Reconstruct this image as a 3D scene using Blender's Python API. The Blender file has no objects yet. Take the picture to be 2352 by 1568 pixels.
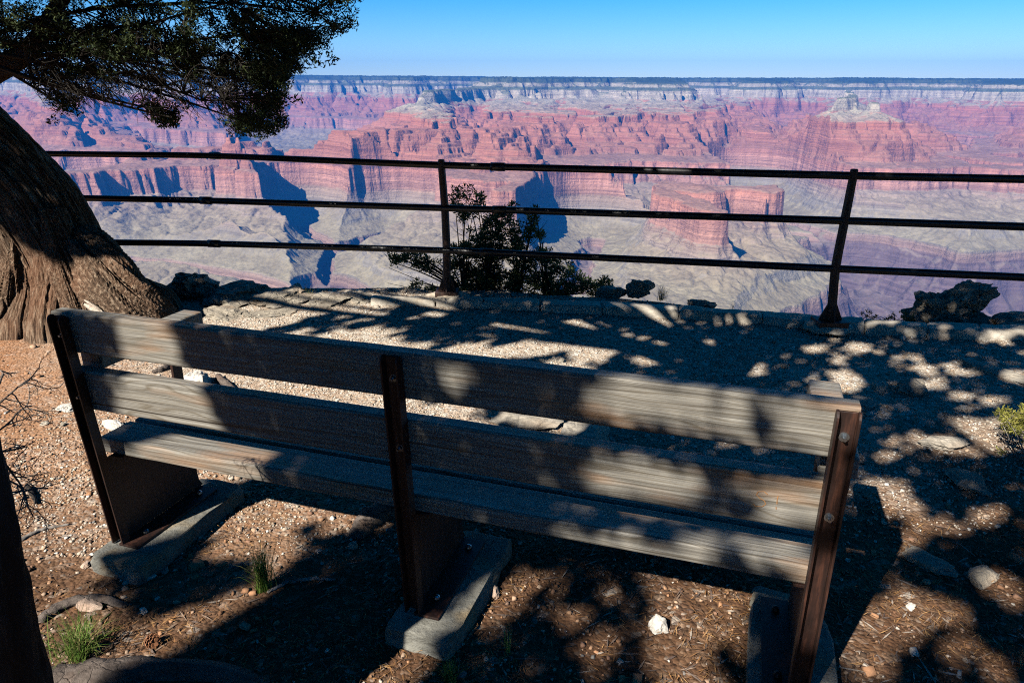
import bpy, bmesh, math, random
import numpy as np
from mathutils import Vector, Matrix, noise as mnoise
random.seed(7); RNG = np.random.default_rng(11)
SC = bpy.context.scene
COL = SC.collection
# ------------------------------------------------------------------ camera model
H = 1.6; F = 1640.16; TH = 0.3393535; CX, CY = 1176.0, 784.0
def ray(x, y):
    u = (x-CX)/F; v = (CY-y)/F
    return np.array([u, math.cos(TH)+v*math.sin(TH), -math.sin(TH)+v*math.cos(TH)])
def g(x, y, z=0.0):
    r = ray(x, y); t = (z-H)/r[2]
    return np.array([0, 0, H])+t*r
def atY(x, y, Y):
    r = ray(x, y); return np.array([0, 0, H])+r*Y/r[1]
SUNV = np.array([.763, .938, -1.0])            # direction in which sunlight travels
def sp(P):                                     # where the shadow of P falls on the ground plane
    P = np.asarray(P, float); return P[:2]+P[2]*SUNV[:2]

# ------------------------------------------------------------------ noise (numpy)
_perm = np.random.default_rng(3).permutation(512)
_grad = np.random.default_rng(4).uniform(0, 2*np.pi, 512)
_gx, _gy = np.cos(_grad), np.sin(_grad)
def pn(x, y):
    xi = np.floor(x).astype(np.int64); yi = np.floor(y).astype(np.int64)
    xf = x-xi; yf = y-yi
    u = xf*xf*xf*(xf*(xf*6-15)+10); v = yf*yf*yf*(yf*(yf*6-15)+10)
    def gr(ix, iy, dx, dy):
        h = _perm[(_perm[ix & 511]+iy) & 511]
        return _gx[h]*dx+_gy[h]*dy
    a = gr(xi, yi, xf, yf); b = gr(xi+1, yi, xf-1, yf)
    c = gr(xi, yi+1, xf, yf-1); d = gr(xi+1, yi+1, xf-1, yf-1)
    return (a+(b-a)*u+((c+(d-c)*u)-(a+(b-a)*u))*v)*1.5
def fbm(x, y, o=4, gain=.5):
    s = 0; a = 1; t = 0
    for i in range(o):
        s = s+a*pn(x*2**i+17.3*i, y*2**i-9.1*i); t += a; a *= gain
    return s/t

# ------------------------------------------------------------------ object helpers
def tag(o, label=None, cat=None, group=None, kind=None):
    if label: o['label'] = label
    if cat: o['category'] = cat
    if group: o['group'] = group
    if kind: o['kind'] = kind
    return o
def empty(name, loc=(0, 0, 0), rz=0.0):
    o = bpy.data.objects.new(name, None); COL.objects.link(o)
    o.location = [float(v) for v in loc]; o.rotation_euler = (0, 0, rz); return o
def obj(name, me, mat, parent=None, smooth=False):
    if isinstance(me, bmesh.types.BMesh):
        bm = me; me = bpy.data.meshes.new(name); bm.to_mesh(me); bm.free()
    me.name = name
    o = bpy.data.objects.new(name, me); COL.objects.link(o)
    if mat is not None: me.materials.append(mat)
    if parent is not None: o.parent = parent
    if smooth: me.polygons.foreach_set('use_smooth', np.ones(len(me.polygons), bool))
    return o
def np_mesh(name, V, Fc, n):
    """V (k,3) array, Fc (m,n) array of faces all with n corners"""
    me = bpy.data.meshes.new(name)
    V = np.ascontiguousarray(V, np.float32); Fc = np.ascontiguousarray(Fc, np.int32)
    me.vertices.add(len(V)); me.vertices.foreach_set('co', V.ravel())
    me.loops.add(Fc.size); me.loops.foreach_set('vertex_index', Fc.ravel())
    me.polygons.add(len(Fc)); me.polygons.foreach_set('loop_start', np.arange(0, Fc.size, n, dtype=np.int32))
    me.polygons.foreach_set('loop_total', np.full(len(Fc), n, np.int32))
    me.update(calc_edges=True); return me
def box(bm, x0, x1, y0, y1, z0, z1, bev=0.0, fn=None, seg=2):
    vs = [bm.verts.new(((x0, x1)[i & 1], (y0, y1)[(i >> 1) & 1], (z0, z1)[(i >> 2) & 1])) for i in range(8)]
    fs = [bm.faces.new([vs[i] for i in f]) for f in ((0, 2, 3, 1), (4, 5, 7, 6), (0, 1, 5, 4), (2, 6, 7, 3), (0, 4, 6, 2), (1, 3, 7, 5))]
    geo = vs
    if bev:
        es = list({e for f in fs for e in f.edges})
        r = bmesh.ops.bevel(bm, geom=es, offset=bev, segments=seg, affect='EDGES', profile=.5)
        geo = list({v for f in r['faces'] for v in f.verts} | {v for v in vs if v.is_valid})
    if fn:
        for v in geo: v.co = Vector(fn(v.co))
    return geo
def frames(pts):
    pts = [Vector(p) for p in pts]; out = []
    up = Vector((0, 0, 1)); prev = None
    for i, p in enumerate(pts):
        t = (pts[min(i+1, len(pts)-1)]-pts[max(i-1, 0)]).normalized()
        if prev is None:
            a = t.cross(up)
            if a.length < .2: a = t.cross(Vector((1, 0, 0)))
        else: a = prev-t*prev.dot(t)
        a.normalize(); prev = a; out.append((p, a, t.cross(a).normalized()))
    return out
def tube(bm, pts, rads, n=8, cap=True, jit=0):
    rings = []
    for (p, a, b), r in zip(frames(pts), rads):
        rings.append([bm.verts.new(p+(a*math.cos(2*math.pi*k/n)+b*math.sin(2*math.pi*k/n))*r*(1+random.uniform(-jit, jit))) for k in range(n)])
    for A, B in zip(rings, rings[1:]):
        for k in range(n): bm.faces.new((A[k], A[(k+1) % n], B[(k+1) % n], B[k]))
    if cap:
        bm.faces.new(rings[0][::-1]); bm.faces.new(rings[-1])
def bez(p0, p1, p2, n=8):
    p0, p1, p2 = map(np.asarray, (p0, p1, p2))
    return [p0*(1-t)**2+2*p1*t*(1-t)+p2*t*t for t in np.linspace(0, 1, n)]
class TubeSet:
    """many thin tubes collected as arrays, one mesh"""
    def __init__(s, n=3): s.n = n; s.V = []; s.F = []; s.c = 0
    def add(s, pts, r0, r1):
        P = np.asarray(pts, float); m = len(P); n = s.n
        T = np.gradient(P, axis=0); T /= np.linalg.norm(T, axis=1)[:, None]+1e-9
        ref = np.array([.31, .17, .93]); A = np.cross(T, ref); A /= np.linalg.norm(A, axis=1)[:, None]+1e-9
        B = np.cross(T, A); R = np.linspace(r0, r1, m)
        ang = 2*np.pi*np.arange(n)/n
        V = P[:, None]+(A[:, None]*np.cos(ang)[None, :, None]+B[:, None]*np.sin(ang)[None, :, None])*R[:, None, None]
        s.V.append(V.reshape(-1, 3))
        i = np.arange(m-1)[:, None]*n+np.arange(n)[None]; j = np.arange(m-1)[:, None]*n+(np.arange(n)[None]+1) % n
        s.F.append(np.stack([i, j, j+n, i+n], -1).reshape(-1, 4)+s.c); s.c += m*n
    def mesh(s, name): return np_mesh(name, np.concatenate(s.V), np.concatenate(s.F), 4)
def quads_mesh(name, C, D, W, L, Wd):
    """quads: centre C, along D, across W (unit rows), half length L, half width Wd; kite shaped leaves"""
    L = L[:, None]; Wd = Wd[:, None]
    V = np.stack([C-D*L, C+W*Wd-D*L*.1, C+D*L, C-W*Wd-D*L*.1], 1).reshape(-1, 3)
    Fc = np.arange(len(C)*4).reshape(-1, 4)
    return np_mesh(name, V, Fc, 4)
def rdir(n):
    v = RNG.normal(size=(n, 3)); return v/np.linalg.norm(v, axis=1)[:, None]

# ------------------------------------------------------------------ materials
def new_mat(name):
    m = bpy.data.materials.new(name); m.use_nodes = True
    nt = m.node_tree; b = nt.nodes['Principled BSDF']; return m, nt, b
class NT:
    def __init__(s, nt): s.t = nt; s.L = nt.links
    def n(s, typ, **kw):
        nd = s.t.nodes.new('ShaderNode'+typ)
        for k, v in kw.items():
            if k in nd.inputs.keys(): nd.inputs[k].default_value = v
            else: setattr(nd, k, v)
        return nd
    def link(s, a, b): s.L.new(a, b)
    def ramp(s, src, stops, interp='LINEAR'):
        r = s.t.nodes.new('ShaderNodeValToRGB'); r.color_ramp.interpolation = interp
        el = r.color_ramp.elements
        while len(el) > 1: el.remove(el[-1])
        for i, (p, c) in enumerate(stops):
            e = el[0] if i == 0 else el.new(p)
            e.position = p; e.color = tuple(c)+(1,) if len(c) == 3 else c
        s.link(src, r.inputs[0]); return r.outputs[0]
    def math(s, op, a, b=None, c=None):
        m = s.t.nodes.new('ShaderNodeMath'); m.operation = op
        for i, v in enumerate((a, b, c)):
            if v is None: continue
            if isinstance(v, (int, float)): m.inputs[i].default_value = v
            else: s.link(v, m.inputs[i])
        return m.outputs[0]
    def mix(s, f, a, b, mode='MIX'):
        m = s.t.nodes.new('ShaderNodeMix'); m.data_type = 'RGBA'; m.blend_type = mode
        for i, v in ((0, f), (6, a), (7, b)):
            if isinstance(v, (int, float)): m.inputs[i].default_value = v
            elif isinstance(v, tuple): m.inputs[i].default_value = v+(1,)
            else: s.link(v, m.inputs[i])
        return m.outputs[2]
    def noise(s, vec, scale, detail=4, rough=.55, dist=0):
        nn = s.n('TexNoise', Scale=scale, Detail=detail, Roughness=rough, Distortion=dist)
        s.link(vec, nn.inputs['Vector']); return nn.outputs['Fac']
    def mapping(s, vec, scale=(1, 1, 1), rot=(0, 0, 0)):
        m = s.n('Mapping'); m.inputs['Scale'].default_value = scale; m.inputs['Rotation'].default_value = rot
        s.link(vec, m.inputs['Vector']); return m.outputs[0]
    def coord(s, k='Object'): return s.n('TexCoord').outputs[k]
    def bump(s, h, dist, strength=1.0, normal=None):
        b = s.n('Bump', Strength=strength, Distance=dist); s.link(h, b.inputs['Height'])
        if normal is not None: s.link(normal, b.inputs['Normal'])
        return b.outputs[0]

def mat_wood():
    m, nt, b = new_mat('weathered wood'); N = NT(nt)
    co = N.coord('Object'); oi = N.n('ObjectInfo')
    off = N.n('VectorMath', operation='ADD'); N.link(co, off.inputs[0])
    sc = N.n('CombineXYZ'); N.link(N.math('MULTIPLY', oi.outputs['Random'], 37.), sc.inputs[0]); N.link(N.math('MULTIPLY', oi.outputs['Random'], 11.), sc.inputs[2])
    N.link(sc.outputs[0], off.inputs[1]); P = off.outputs[0]
    broad = N.noise(N.mapping(P, (1.1, 5, 5)), 2.0, 3)
    # grain: distorted rings seen lengthwise
    warp = N.noise(N.mapping(P, (.9, 3., 6.)), 1.6, 2)
    sep = N.n('SeparateXYZ'); N.link(P, sep.inputs[0])
    rad = N.math('ADD', N.math('MULTIPLY', sep.outputs[2], 1.0), N.math('MULTIPLY', warp, .16))
    rad = N.math('ADD', rad, N.math('MULTIPLY', sep.outputs[1], .6))
    rings = N.math('FRACT', N.math('MULTIPLY', rad, 62.))
    fine = N.noise(N.mapping(P, (4, 330, 330)), 1.0, 4, .7)
    fine2 = N.noise(N.mapping(P, (1.3, 95, 95)), 1.0, 6, .72)
    base = N.ramp(fine2, [(.3, (.12, .11, .095)), (.5, (.26, .243, .21)), (.72, (.46, .44, .39))])
    orange = N.mix(N.ramp(broad, [(.52, (0, 0, 0)), (.70, (.6, .6, .6))]), base, (.44, .22, .09))
    ringc = N.ramp(rings, [(0, (.5, .44, .36)), (.12, (1, 1, 1)), (.75, (1, 1, 1)), (.95, (.55, .5, .42))])
    col = N.mix(.75, orange, ringc, 'MULTIPLY')
    col = N.mix(.6, col, N.ramp(fine, [(.34, (.58, .57, .56)), (.6, (1.16, 1.16, 1.16))]), 'MULTIPLY')
    # knots
    vo = N.n('TexVoronoi', Scale=1.0, Randomness=1.0); N.link(N.mapping(P, (4.2, 8, 8)), vo.inputs['Vector'])
    kc = N.n('SeparateColor'); N.link(vo.outputs['Color'], kc.inputs[0]); km = N.math('GREATER_THAN', kc.outputs[0], .72)
    kn = N.ramp(vo.outputs['Distance'], [(.0, (.20, .10, .05)), (.07, (.18, .10, .06)), (.10, (.5, .4, .3)), (.17, (1, 1, 1))])
    col = N.mix(N.math('MULTIPLY', km, .9), col, kn, 'MULTIPLY')
    crack = N.noise(N.mapping(P, (1.0, 90, 90)), 1.0, 2, .5)
    col = N.mix(1.0, col, N.ramp(crack, [(.29, (.16, .14, .12)), (.32, (1, 1, 1))]), 'MULTIPLY')
    N.link(col, b.inputs['Base Color']); b.inputs['Roughness'].default_value = .5
    h = N.math('ADD', N.math('MULTIPLY', fine2, .5), N.math('MULTIPLY', N.math('ADD', fine, N.math('MULTIPLY', rings, .25)), .6))
    N.link(N.bump(h, .0025, .8), b.inputs['Normal']); return m
def mat_rust(name, c1, c2, c3, rough=.55, metal=.0):
    m, nt, b = new_mat(name); N = NT(nt); co = N.coord('Object')
    a = N.noise(N.mapping(co, (60, 60, 5)), 1.0, 5, .6); c = N.noise(co, 28, 5, .6)
    col = N.ramp(a, [(.3, c1), (.52, c2), (.7, c3)])
    col = N.mix(.5, col, N.ramp(c, [(.35, (.5, .45, .42)), (.65, (1.1, 1.1, 1.1))]), 'MULTIPLY')
    N.link(col, b.inputs['Base Color']); b.inputs['Roughness'].default_value = rough; b.inputs['Metallic'].default_value = metal
    N.link(N.bump(c, .0015, .5), b.inputs['Normal']); return m
def mat_simple(name, col, rough=.5, metal=0., var=.25, scale=20, bump=.0):
    m, nt, b = new_mat(name); N = NT(nt); co = N.coord('Object'); c = N.noise(co, scale, 4, .6)
    lo = tuple(v*(1-var) for v in col); hi = tuple(min(1, v*(1+var)) for v in col)
    N.link(N.ramp(c, [(.35, lo), (.65, hi)]), b.inputs['Base Color'])
    b.inputs['Roughness'].default_value = rough; b.inputs['Metallic'].default_value = metal
    if bump: N.link(N.bump(c, bump, .8), b.inputs['Normal'])
    return m
def mat_rock(name, lo, hi, stain, scale=5, bump=.02, crack=.45):
    m, nt, b = new_mat(name); N = NT(nt); co = N.coord('Object')
    w = N.noise(N.mapping(co, (1, 1, 2.5)), scale, 8, .62); f = N.noise(co, scale*7, 6, .7)
    s = N.noise(co, scale*.7, 3, .5)
    col = N.ramp(w, [(.3, lo), (.65, hi)])
    col = N.mix(N.ramp(s, [(.5, (0, 0, 0)), (.72, (.6, .6, .6))]), col, stain)
    vo = N.n('TexVoronoi', feature='DISTANCE_TO_EDGE', Scale=scale*.9)
    wv = N.n('VectorMath', operation='ADD'); N.link(co, wv.inputs[0]); nn = N.n('TexNoise', Scale=scale*1.5, Detail=4); N.link(co, nn.inputs['Vector'])
    mul = N.n('VectorMath', operation='SCALE', Scale=.5/scale*1.6); N.link(nn.outputs['Color'], mul.inputs[0]); N.link(mul.outputs[0], wv.inputs[1])
    N.link(wv.outputs[0], vo.inputs['Vector'])
    cr = N.ramp(vo.outputs['Distance'], [(0, (.45, .42, .4)), (.02, (1, 1, 1))])
    col = N.mix(crack, col, cr, 'MULTIPLY')
    col = N.mix(.55, col, N.ramp(f, [(.35, (.55, .53, .5)), (.62, (1.15, 1.15, 1.15))]), 'MULTIPLY')
    N.link(col, b.inputs['Base Color']); b.inputs['Roughness'].default_value = .9
    hh = N.math('ADD', N.math('ADD', w, N.math('MULTIPLY', f, .35)), N.math('MULTIPLY', N.ramp(vo.outputs['Distance'], [(0, (0, 0, 0)), (.05, (1, 1, 1))]), .25*crack*2))
    N.link(N.bump(hh, bump, .9), b.inputs['Normal']); return m
def mat_bark(name, dark, mid, pale, sz=(22, 22, 1.6), bump=.03, polar=False):
    m, nt, b = new_mat(name); N = NT(nt); co = N.coord('UV' if polar else 'Object')
    st = N.noise(N.mapping(co, sz), 1.0, 7, .62, .4); f = N.noise(N.mapping(co, tuple(v*3.2 for v in sz)), 1.0, 5, .65)
    big = N.noise(N.coord('Object'), 2.2, 3, .5)
    col = N.ramp(st, [(.32, dark), (.5, mid), (.68, pale)])
    col = N.mix(N.ramp(big, [(.45, (0, 0, 0)), (.7, (.45, .45, .45))]), col, tuple(v*.9 for v in (mid[0]*1.5, mid[1]*1.0, mid[2]*.75)))
    col = N.mix(.6, col, N.ramp(f, [(.35, (.5, .5, .5)), (.62, (1.2, 1.2, 1.2))]), 'MULTIPLY')
    N.link(col, b.inputs['Base Color']); b.inputs['Roughness'].default_value = .9
    N.link(N.bump(N.math('ADD', st, N.math('MULTIPLY', f, .4)), bump, 1.0), b.inputs['Normal']); return m
def mat_leaf(name, a, bcol, c, trans=.25):
    m, nt, b = new_mat(name); N = NT(nt); ge = N.n('NewGeometry')
    col = N.ramp(ge.outputs['Random Per Island'], [(0, a), (.5, bcol), (1, c)])
    N.link(col, b.inputs['Base Color']); b.inputs['Roughness'].default_value = .7
    b.inputs['Specular IOR Level'].default_value = .25
    if trans:
        tr = N.n('BsdfTranslucent'); N.link(col, tr.inputs[0]); mx = N.n('MixShader', Fac=trans)
        N.link(b.outputs[0], mx.inputs[1]); N.link(tr.outputs[0], mx.inputs[2]); N.link(mx.outputs[0], nt.nodes['Material Output'].inputs[0])
    return m
def mat_islands(name, stops, rough=.85, spec=.3):
    m, nt, b = new_mat(name); N = NT(nt); ge = N.n('NewGeometry')
    col = N.ramp(ge.outputs['Random Per Island'], stops, 'CONSTANT')
    f = N.noise(N.coord('Object'), 160, 3, .6)
    col = N.mix(.5, col, N.ramp(f, [(.3, (.65, .65, .65)), (.65, (1.15, 1.15, 1.15))]), 'MULTIPLY')
    N.link(col, b.inputs['Base Color']); b.inputs['Roughness'].default_value = rough
    b.inputs['Specular IOR Level'].default_value = spec; return m

# ------------------------------------------------------------------ camera, light, sky
cam = bpy.data.cameras.new('camera'); cam.sensor_width = 36; cam.lens = F/2352*36
cam.clip_start = .05; cam.clip_end = 80000
co = bpy.data.objects.new('camera', cam); COL.objects.link(co); SC.camera = co
co.location = (0, 0, H); co.rotation_euler = (math.pi/2-TH, 0, 0)
ELEV = math.atan2(1, math.hypot(.763, .938)); AZ = math.atan2(-.763, -.938)
sun = bpy.data.lights.new('sun', 'SUN'); sun.energy = 5.0; sun.angle = math.radians(.53); sun.color = (1, .93, .82)
so = bpy.data.objects.new('sun', sun); COL.objects.link(so)
so.rotation_euler = Vector(SUNV).to_track_quat('-Z', 'Y').to_euler()
w = bpy.data.worlds.new('World'); SC.world = w; w.use_nodes = True
wt = w.node_tree; bg = wt.nodes['Background']; sky = wt.nodes.new('ShaderNodeTexSky')
sky.sky_type = 'NISHITA'; sky.sun_disc = False; sky.sun_elevation = ELEV; sky.sun_rotation = AZ
sky.altitude = 2100; sky.air_density = 1.0; sky.dust_density = .3; sky.ozone_density = 3.0
hsv = wt.nodes.new('ShaderNodeHueSaturation'); hsv.inputs['Saturation'].default_value = 1.6
wt.links.new(sky.outputs[0], hsv.inputs['Color']); wt.links.new(hsv.outputs[0], bg.inputs[0]); bg.inputs[1].default_value = .092
SC.view_settings.view_transform = 'Standard'; SC.view_settings.look = 'None'
SC.view_settings.exposure = 0.75; SC.view_settings.gamma = 1
SC.cycles.max_bounces = 5; SC.cycles.diffuse_bounces = 0; SC.cycles.volume_bounces = 0
SC.cycles.transparent_max_bounces = 4; SC.cycles.use_denoising = False; SC.cycles.filter_width = 1.1

# ------------------------------------------------------------------ CANYON
def strat_tilt(x, y):
    r = np.hypot(x, y); return r*(.0135-.0062*np.clip(x/np.maximum(y, 1.), -1, 1))
KL = [400, 0, -10, -24, -32, -62, -72, -150]; KZ = [30, 0, -48, -62, -100, -140, -245, -325]
for k_, (dl, cz) in enumerate(((22, 52), (20, 22), (26, 34), (18, 20), (24, 38), (20, 20), (26, 42))):
    KL += [KL[-1]-3, KL[-1]-dl]; KZ += [KZ[-1]-cz, KZ[-1]-cz-8]
KL += [-334, -348, -376, -384, -430, -440, -520, -720, -960, -966, -972, -985, -1120, -1300, -3000]; KZ += [-625, -785, -800, -822, -850, -872, -910, -990, -1035, -1062, -1066, -1100, -1240, -1400, -1420]
def hor(px, py, zl):
    """plan position where the line of sight through a picture point meets the stratum zl"""
    r = ray(px, py); u = np.array([r[0], r[1]]); un = np.hypot(*u); s = r[2]/un
    d = u/un; rate = float(strat_tilt(d[0]*1000, d[1]*1000))/1000
    D = zl/(s-rate); return d[0]*D, d[1]*D
def far(px, D):
    r = ray(px, 200.); un = math.hypot(r[0], r[1]); return r[0]/un*D, r[1]/un*D
RID = []
def ridge(pts, L, s=.5, wid=60., s_right=None):
    """pts plan points, L level(s) along, s fall-off, wid half width of the flat top"""
    if not hasattr(L, '__len__'): L = [L]*len(pts)
    RID.append((np.array(pts, float), np.array(L, float), s, wid))
# far rim and its promontories
ridge([far(x, d) for x, d in ((-900, 15000), (-200, 15500), (300, 16500), (620, 17000), (900, 15500), (1300, 16500), (1700, 15000), (2100, 14500), (2500, 14800), (3200, 15000))], 60, .5, 1500)
ridge([far(x, d) for x, d in ((-900, 24000), (1176, 24000), (3200, 24000))], 120, .5, 7500)
ridge([far(1300, 15000), far(1330, 11500), far(1180, 10600)], [40, 30, 5], .55, 420)
ridge([far(1500, 14500), far(1480, 11200), far(1520, 10300)], [40, 20, -20], .55, 330)
ridge([far(1750, 14500), far(1760, 12300)], [20, -5], .55, 330)
ridge([far(2000, 14500), far(1960, 12600)], [20, -5], .5, 300)
ridge([far(2250, 14500), far(2330, 12000)], [20, -10], .5, 300)
ridge([far(700, 16500), far(760, 13800)], [20, -12], .5, 300)
ridge([far(930, 15500), far(940, 12700)], [20, 2], .6, 170)
ridge([far(300, 16500), far(420, 13500)], [20, -12], .5, 350)
ridge([far(60, 15500), far(150, 12500)], [20, -12], .5, 350)
for x0_, w0_ in ((1200, 300), (1380, 420), (1520, 260)):
    ridge([far(x0_, 10600), hor(x0_, 232, -262), hor(x0_, 262, -322)], [-40, -88, -150], .45, w0_)
# spur from the cream promontory down to the peak and the red mesa
ridge([far(1180, 10600), hor(1060, 208, -150), hor(985, 212, -150)], [-20, -45, -50], .55, 50)
ridge([hor(985, 214, -160), hor(955, 236, -235), hor(1000, 262, -300)], [-62, -70, -120], .5, 60)
ridge([hor(770, 286, -330), hor(900, 282, -330), hor(1080, 280, -330), hor(1240, 268, -330)], [-156, -156, -156, -156], .62, 150)
ridge([hor(1000, 262, -300), hor(1010, 284, -330)], [-120, -156], .5, 90)
ridge([hor(1240, 270, -335), hor(1420, 266, -335), hor(1560, 272, -340), far(1600, 10500)], [-150, -150, -160, -100], .30, 100)
ridge([hor(770, 290, -330), hor(735, 330, -480), hor(720, 380, -615)], [-156, -250, -322], .8, 60)
# butte with notch and flat topped butte
ridge([hor(1140, 290, -335), hor(1190, 288, -335)], [-152, -152], 1.1, 62)
ridge([hor(1160, 300, -345), hor(1230, 340, -470), hor(1100, 340, -500)], [-190, -236, -262], .5, 60)
ridge([hor(1300, 318, -372), hor(1352, 320, -372)], [-168, -168], 1.15, 60)
ridge([hor(1325, 345, -460), hor(1250, 362, -520), hor(1470, 420, -600)], [-230, -262, -320], .55, 60)
ridge([hor(1330, 345, -450), hor(1340, 385, -560)], [-225, -300], .5, 130)
# redwall promontories in the middle
ridge([hor(1340, 395, -590), hor(1250, 420, -610), hor(1190, 428, -615)], [-300, -312, -316], .85, 120)
ridge([hor(1400, 400, -590), hor(1460, 425, -612)], [-300, -314], .85, 120)
ridge([hor(1470, 405, -590), hor(1560, 420, -610), hor(1600, 428, -615), hor(1770, 430, -615)], [-312, -316, -316, -318], .85, 95)
ridge([hor(1520, 440, -622), hor(1600, 465, -625), hor(1635, 485, -630)], [-318, -324, -328], 1.0, 60)
ridge([hor(1560, 420, -600), hor(1620, 410, -560)], [-300, -300], .5, 40)
ridge([hor(1100, 380, -600), hor(960, 388, -610), hor(940, 395, -615)], [-305, -314, -318], .8, 110)
ridge([hor(1100, 340, -500), hor(1100, 380, -600)], [-262, -318], .5, 100)
# left promontories
ridge([far(100, 11500), hor(140, 255, -330), hor(250, 300, -480), hor(330, 330, -560)], [-90, -170, -240, -280], .5, 90)
ridge([hor(640, 322, -470), hor(500, 330, -500), hor(330, 338, -520)], [-225, -240, -262], .75, 70)
ridge([hor(560, 345, -560), hor(480, 370, -600), hor(300, 378, -612)], [-300, -318, -325], .9, 120)
ridge([hor(570, 372, -612), hor(530, 380, -615)], [-320, -322], 1.5, 90)
ridge([hor(545, 335, -470), hor(575, 360, -560), hor(585, 385, -600)], [-180, -200, -235], 1.9, 60)
ridge([hor(300, 372, -600), hor(180, 392, -615), hor(0, 400, -620)], [-310, -322, -328], .7, 90)
ridge([hor(640, 322, -470), hor(760, 340, -480)], [-235, -245], .9, 40)
ridge([far(-250, 9500), hor(60, 290, -470), hor(250, 318, -560)], [-150, -235, -295], .6, 90)
ridge([far(380, 13000), hor(420, 235, -330), hor(520, 290, -560)], [-90, -170, -300], .5, 90)
ridge([hor(320, 512, -790), hor(440, 498, -770), hor(560, 468, -690)], [-346, -342, -338], 1.3, 25)
ridge([hor(500, 500, -800), hor(545, 525, -850)], [-352, -420], .9, 8)
ridge([hor(380, 605, -900), hor(420, 600, -900)], [-480, -480], .5, 8)
ridge([hor(620, 435, -800), hor(640, 437, -800)], [-352, -352], 1.0, 5)
ridge([hor(720, 380, -612), hor(740, 430, -780), hor(800, 440, -800)], [-322, -345, -380], .8, 60)
# right hand temple
ridge([hor(1900, 236, -180), hor(1960, 230, -170), hor(2010, 238, -185)], [-63, -62, -66], .6, 35)
ridge([hor(1960, 232, -170), far(1950, 12400)], [-64, -62], .6, 40)
ridge([hor(1880, 262, -325), hor(1980, 262, -325), hor(2090, 268, -325)], [-150, -148, -152], .55, 90)
ridge([hor(1980, 275, -370), hor(1840, 350, -590), hor(1790, 372, -618)], [-190, -310, -326], .5, 70)
ridge([hor(2060, 285, -390), hor(2180, 330, -560), hor(2330, 368, -615)], [-200, -295, -322], .45, 150)
ridge([hor(1960, 300, -420), hor(2000, 360, -600), hor(2130, 378, -618)], [-215, -318, -326], .55, 150)
ridge([hor(2100, 372, -615), hor(2420, 388, -620)], [-322, -326], .6, 110)
ridge([far(2700, 10500), hor(2420, 262, -330), hor(2300, 330, -560)], [-80, -160, -300], .5, 120)
ridge([far(1640, 12500), hor(1640, 262, -330), hor(1600, 305, -470), hor(1560, 340, -600)], [-90, -160, -240, -315], .5, 90)
ridge([hor(1560, 320, -560), hor(1450, 338, -610), hor(1400, 340, -612)], [-300, -322, -326], .6, 100)
ridge([far(1700, 12500), hor(1740, 290, -420), hor(1700, 330, -590)], [-100, -220, -312], .5, 90)
# lower benches on the right
ridge([hor(2000, 440, -800), hor(2200, 458, -870), hor(2500, 470, -900)], [-385, -405, -405], .9, 90)
ridge([hor(1700, 560, -940), hor(1900, 530, -920)], [-560, -520], .4, 20)
GORGE = [([hor(2010, 575, -1060), hor(2110, 640, -1100), hor(2260, 668, -1150), hor(2700, 640, -1150)], 230, 1.1),
         ([hor(2110, 640, -1100), hor(2110, 720, -1150), hor(2080, 800, -1150)], 150, 1.3),
         ([hor(2260, 668, -1150), hor(2300, 760, -1150)], 260, .9),
         ([hor(2230, 690, -1120), hor(2010, 740, -1120), hor(1900, 780, -1080)], 40, 1.2),
         ([hor(690, 480, -930), hor(770, 550, -1000), hor(745, 640, -1080), hor(800, 720, -1150)], 3, .9),
         ([hor(900, 520, -1000), hor(800, 545, -1000), hor(770, 560, -1000)], 4, .4),
         ([hor(735, 660, -1080), hor(780, 700, -1080), hor(900, 710, -1060)], 30, 2.2),
         ([hor(1370, 520, -950), hor(1345, 600, -1020), hor(1300, 700, -1080)], 5, .35),
         ([hor(1740, 500, -950), hor(1990, 540, -1000)], 10, .35),
         ([hor(1720, 420, -900), hor(1790, 480, -960), hor(1990, 560, -1020)], 6, .3),
         ([hor(300, 560, -950), hor(560, 640, -1050), hor(680, 700, -1100)], 8, .4)]
def seg_dist(X, Y, P, L):
    best = np.full(X.shape, 1e9); lev = np.full(X.shape, L[0])
    for i in range(len(P)-1):
        a, b = P[i], P[i+1]; d = b-a; l2 = max(d@d, 1e-6)
        t = np.clip(((X-a[0])*d[0]+(Y-a[1])*d[1])/l2, 0, 1)
        dd = np.hypot(X-a[0]-t*d[0], Y-a[1]-t*d[1])
        m = dd < best; best = np.where(m, dd, best); lev = np.where(m, L[i]+(L[i+1]-L[i])*t, lev)
    return best, lev
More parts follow.
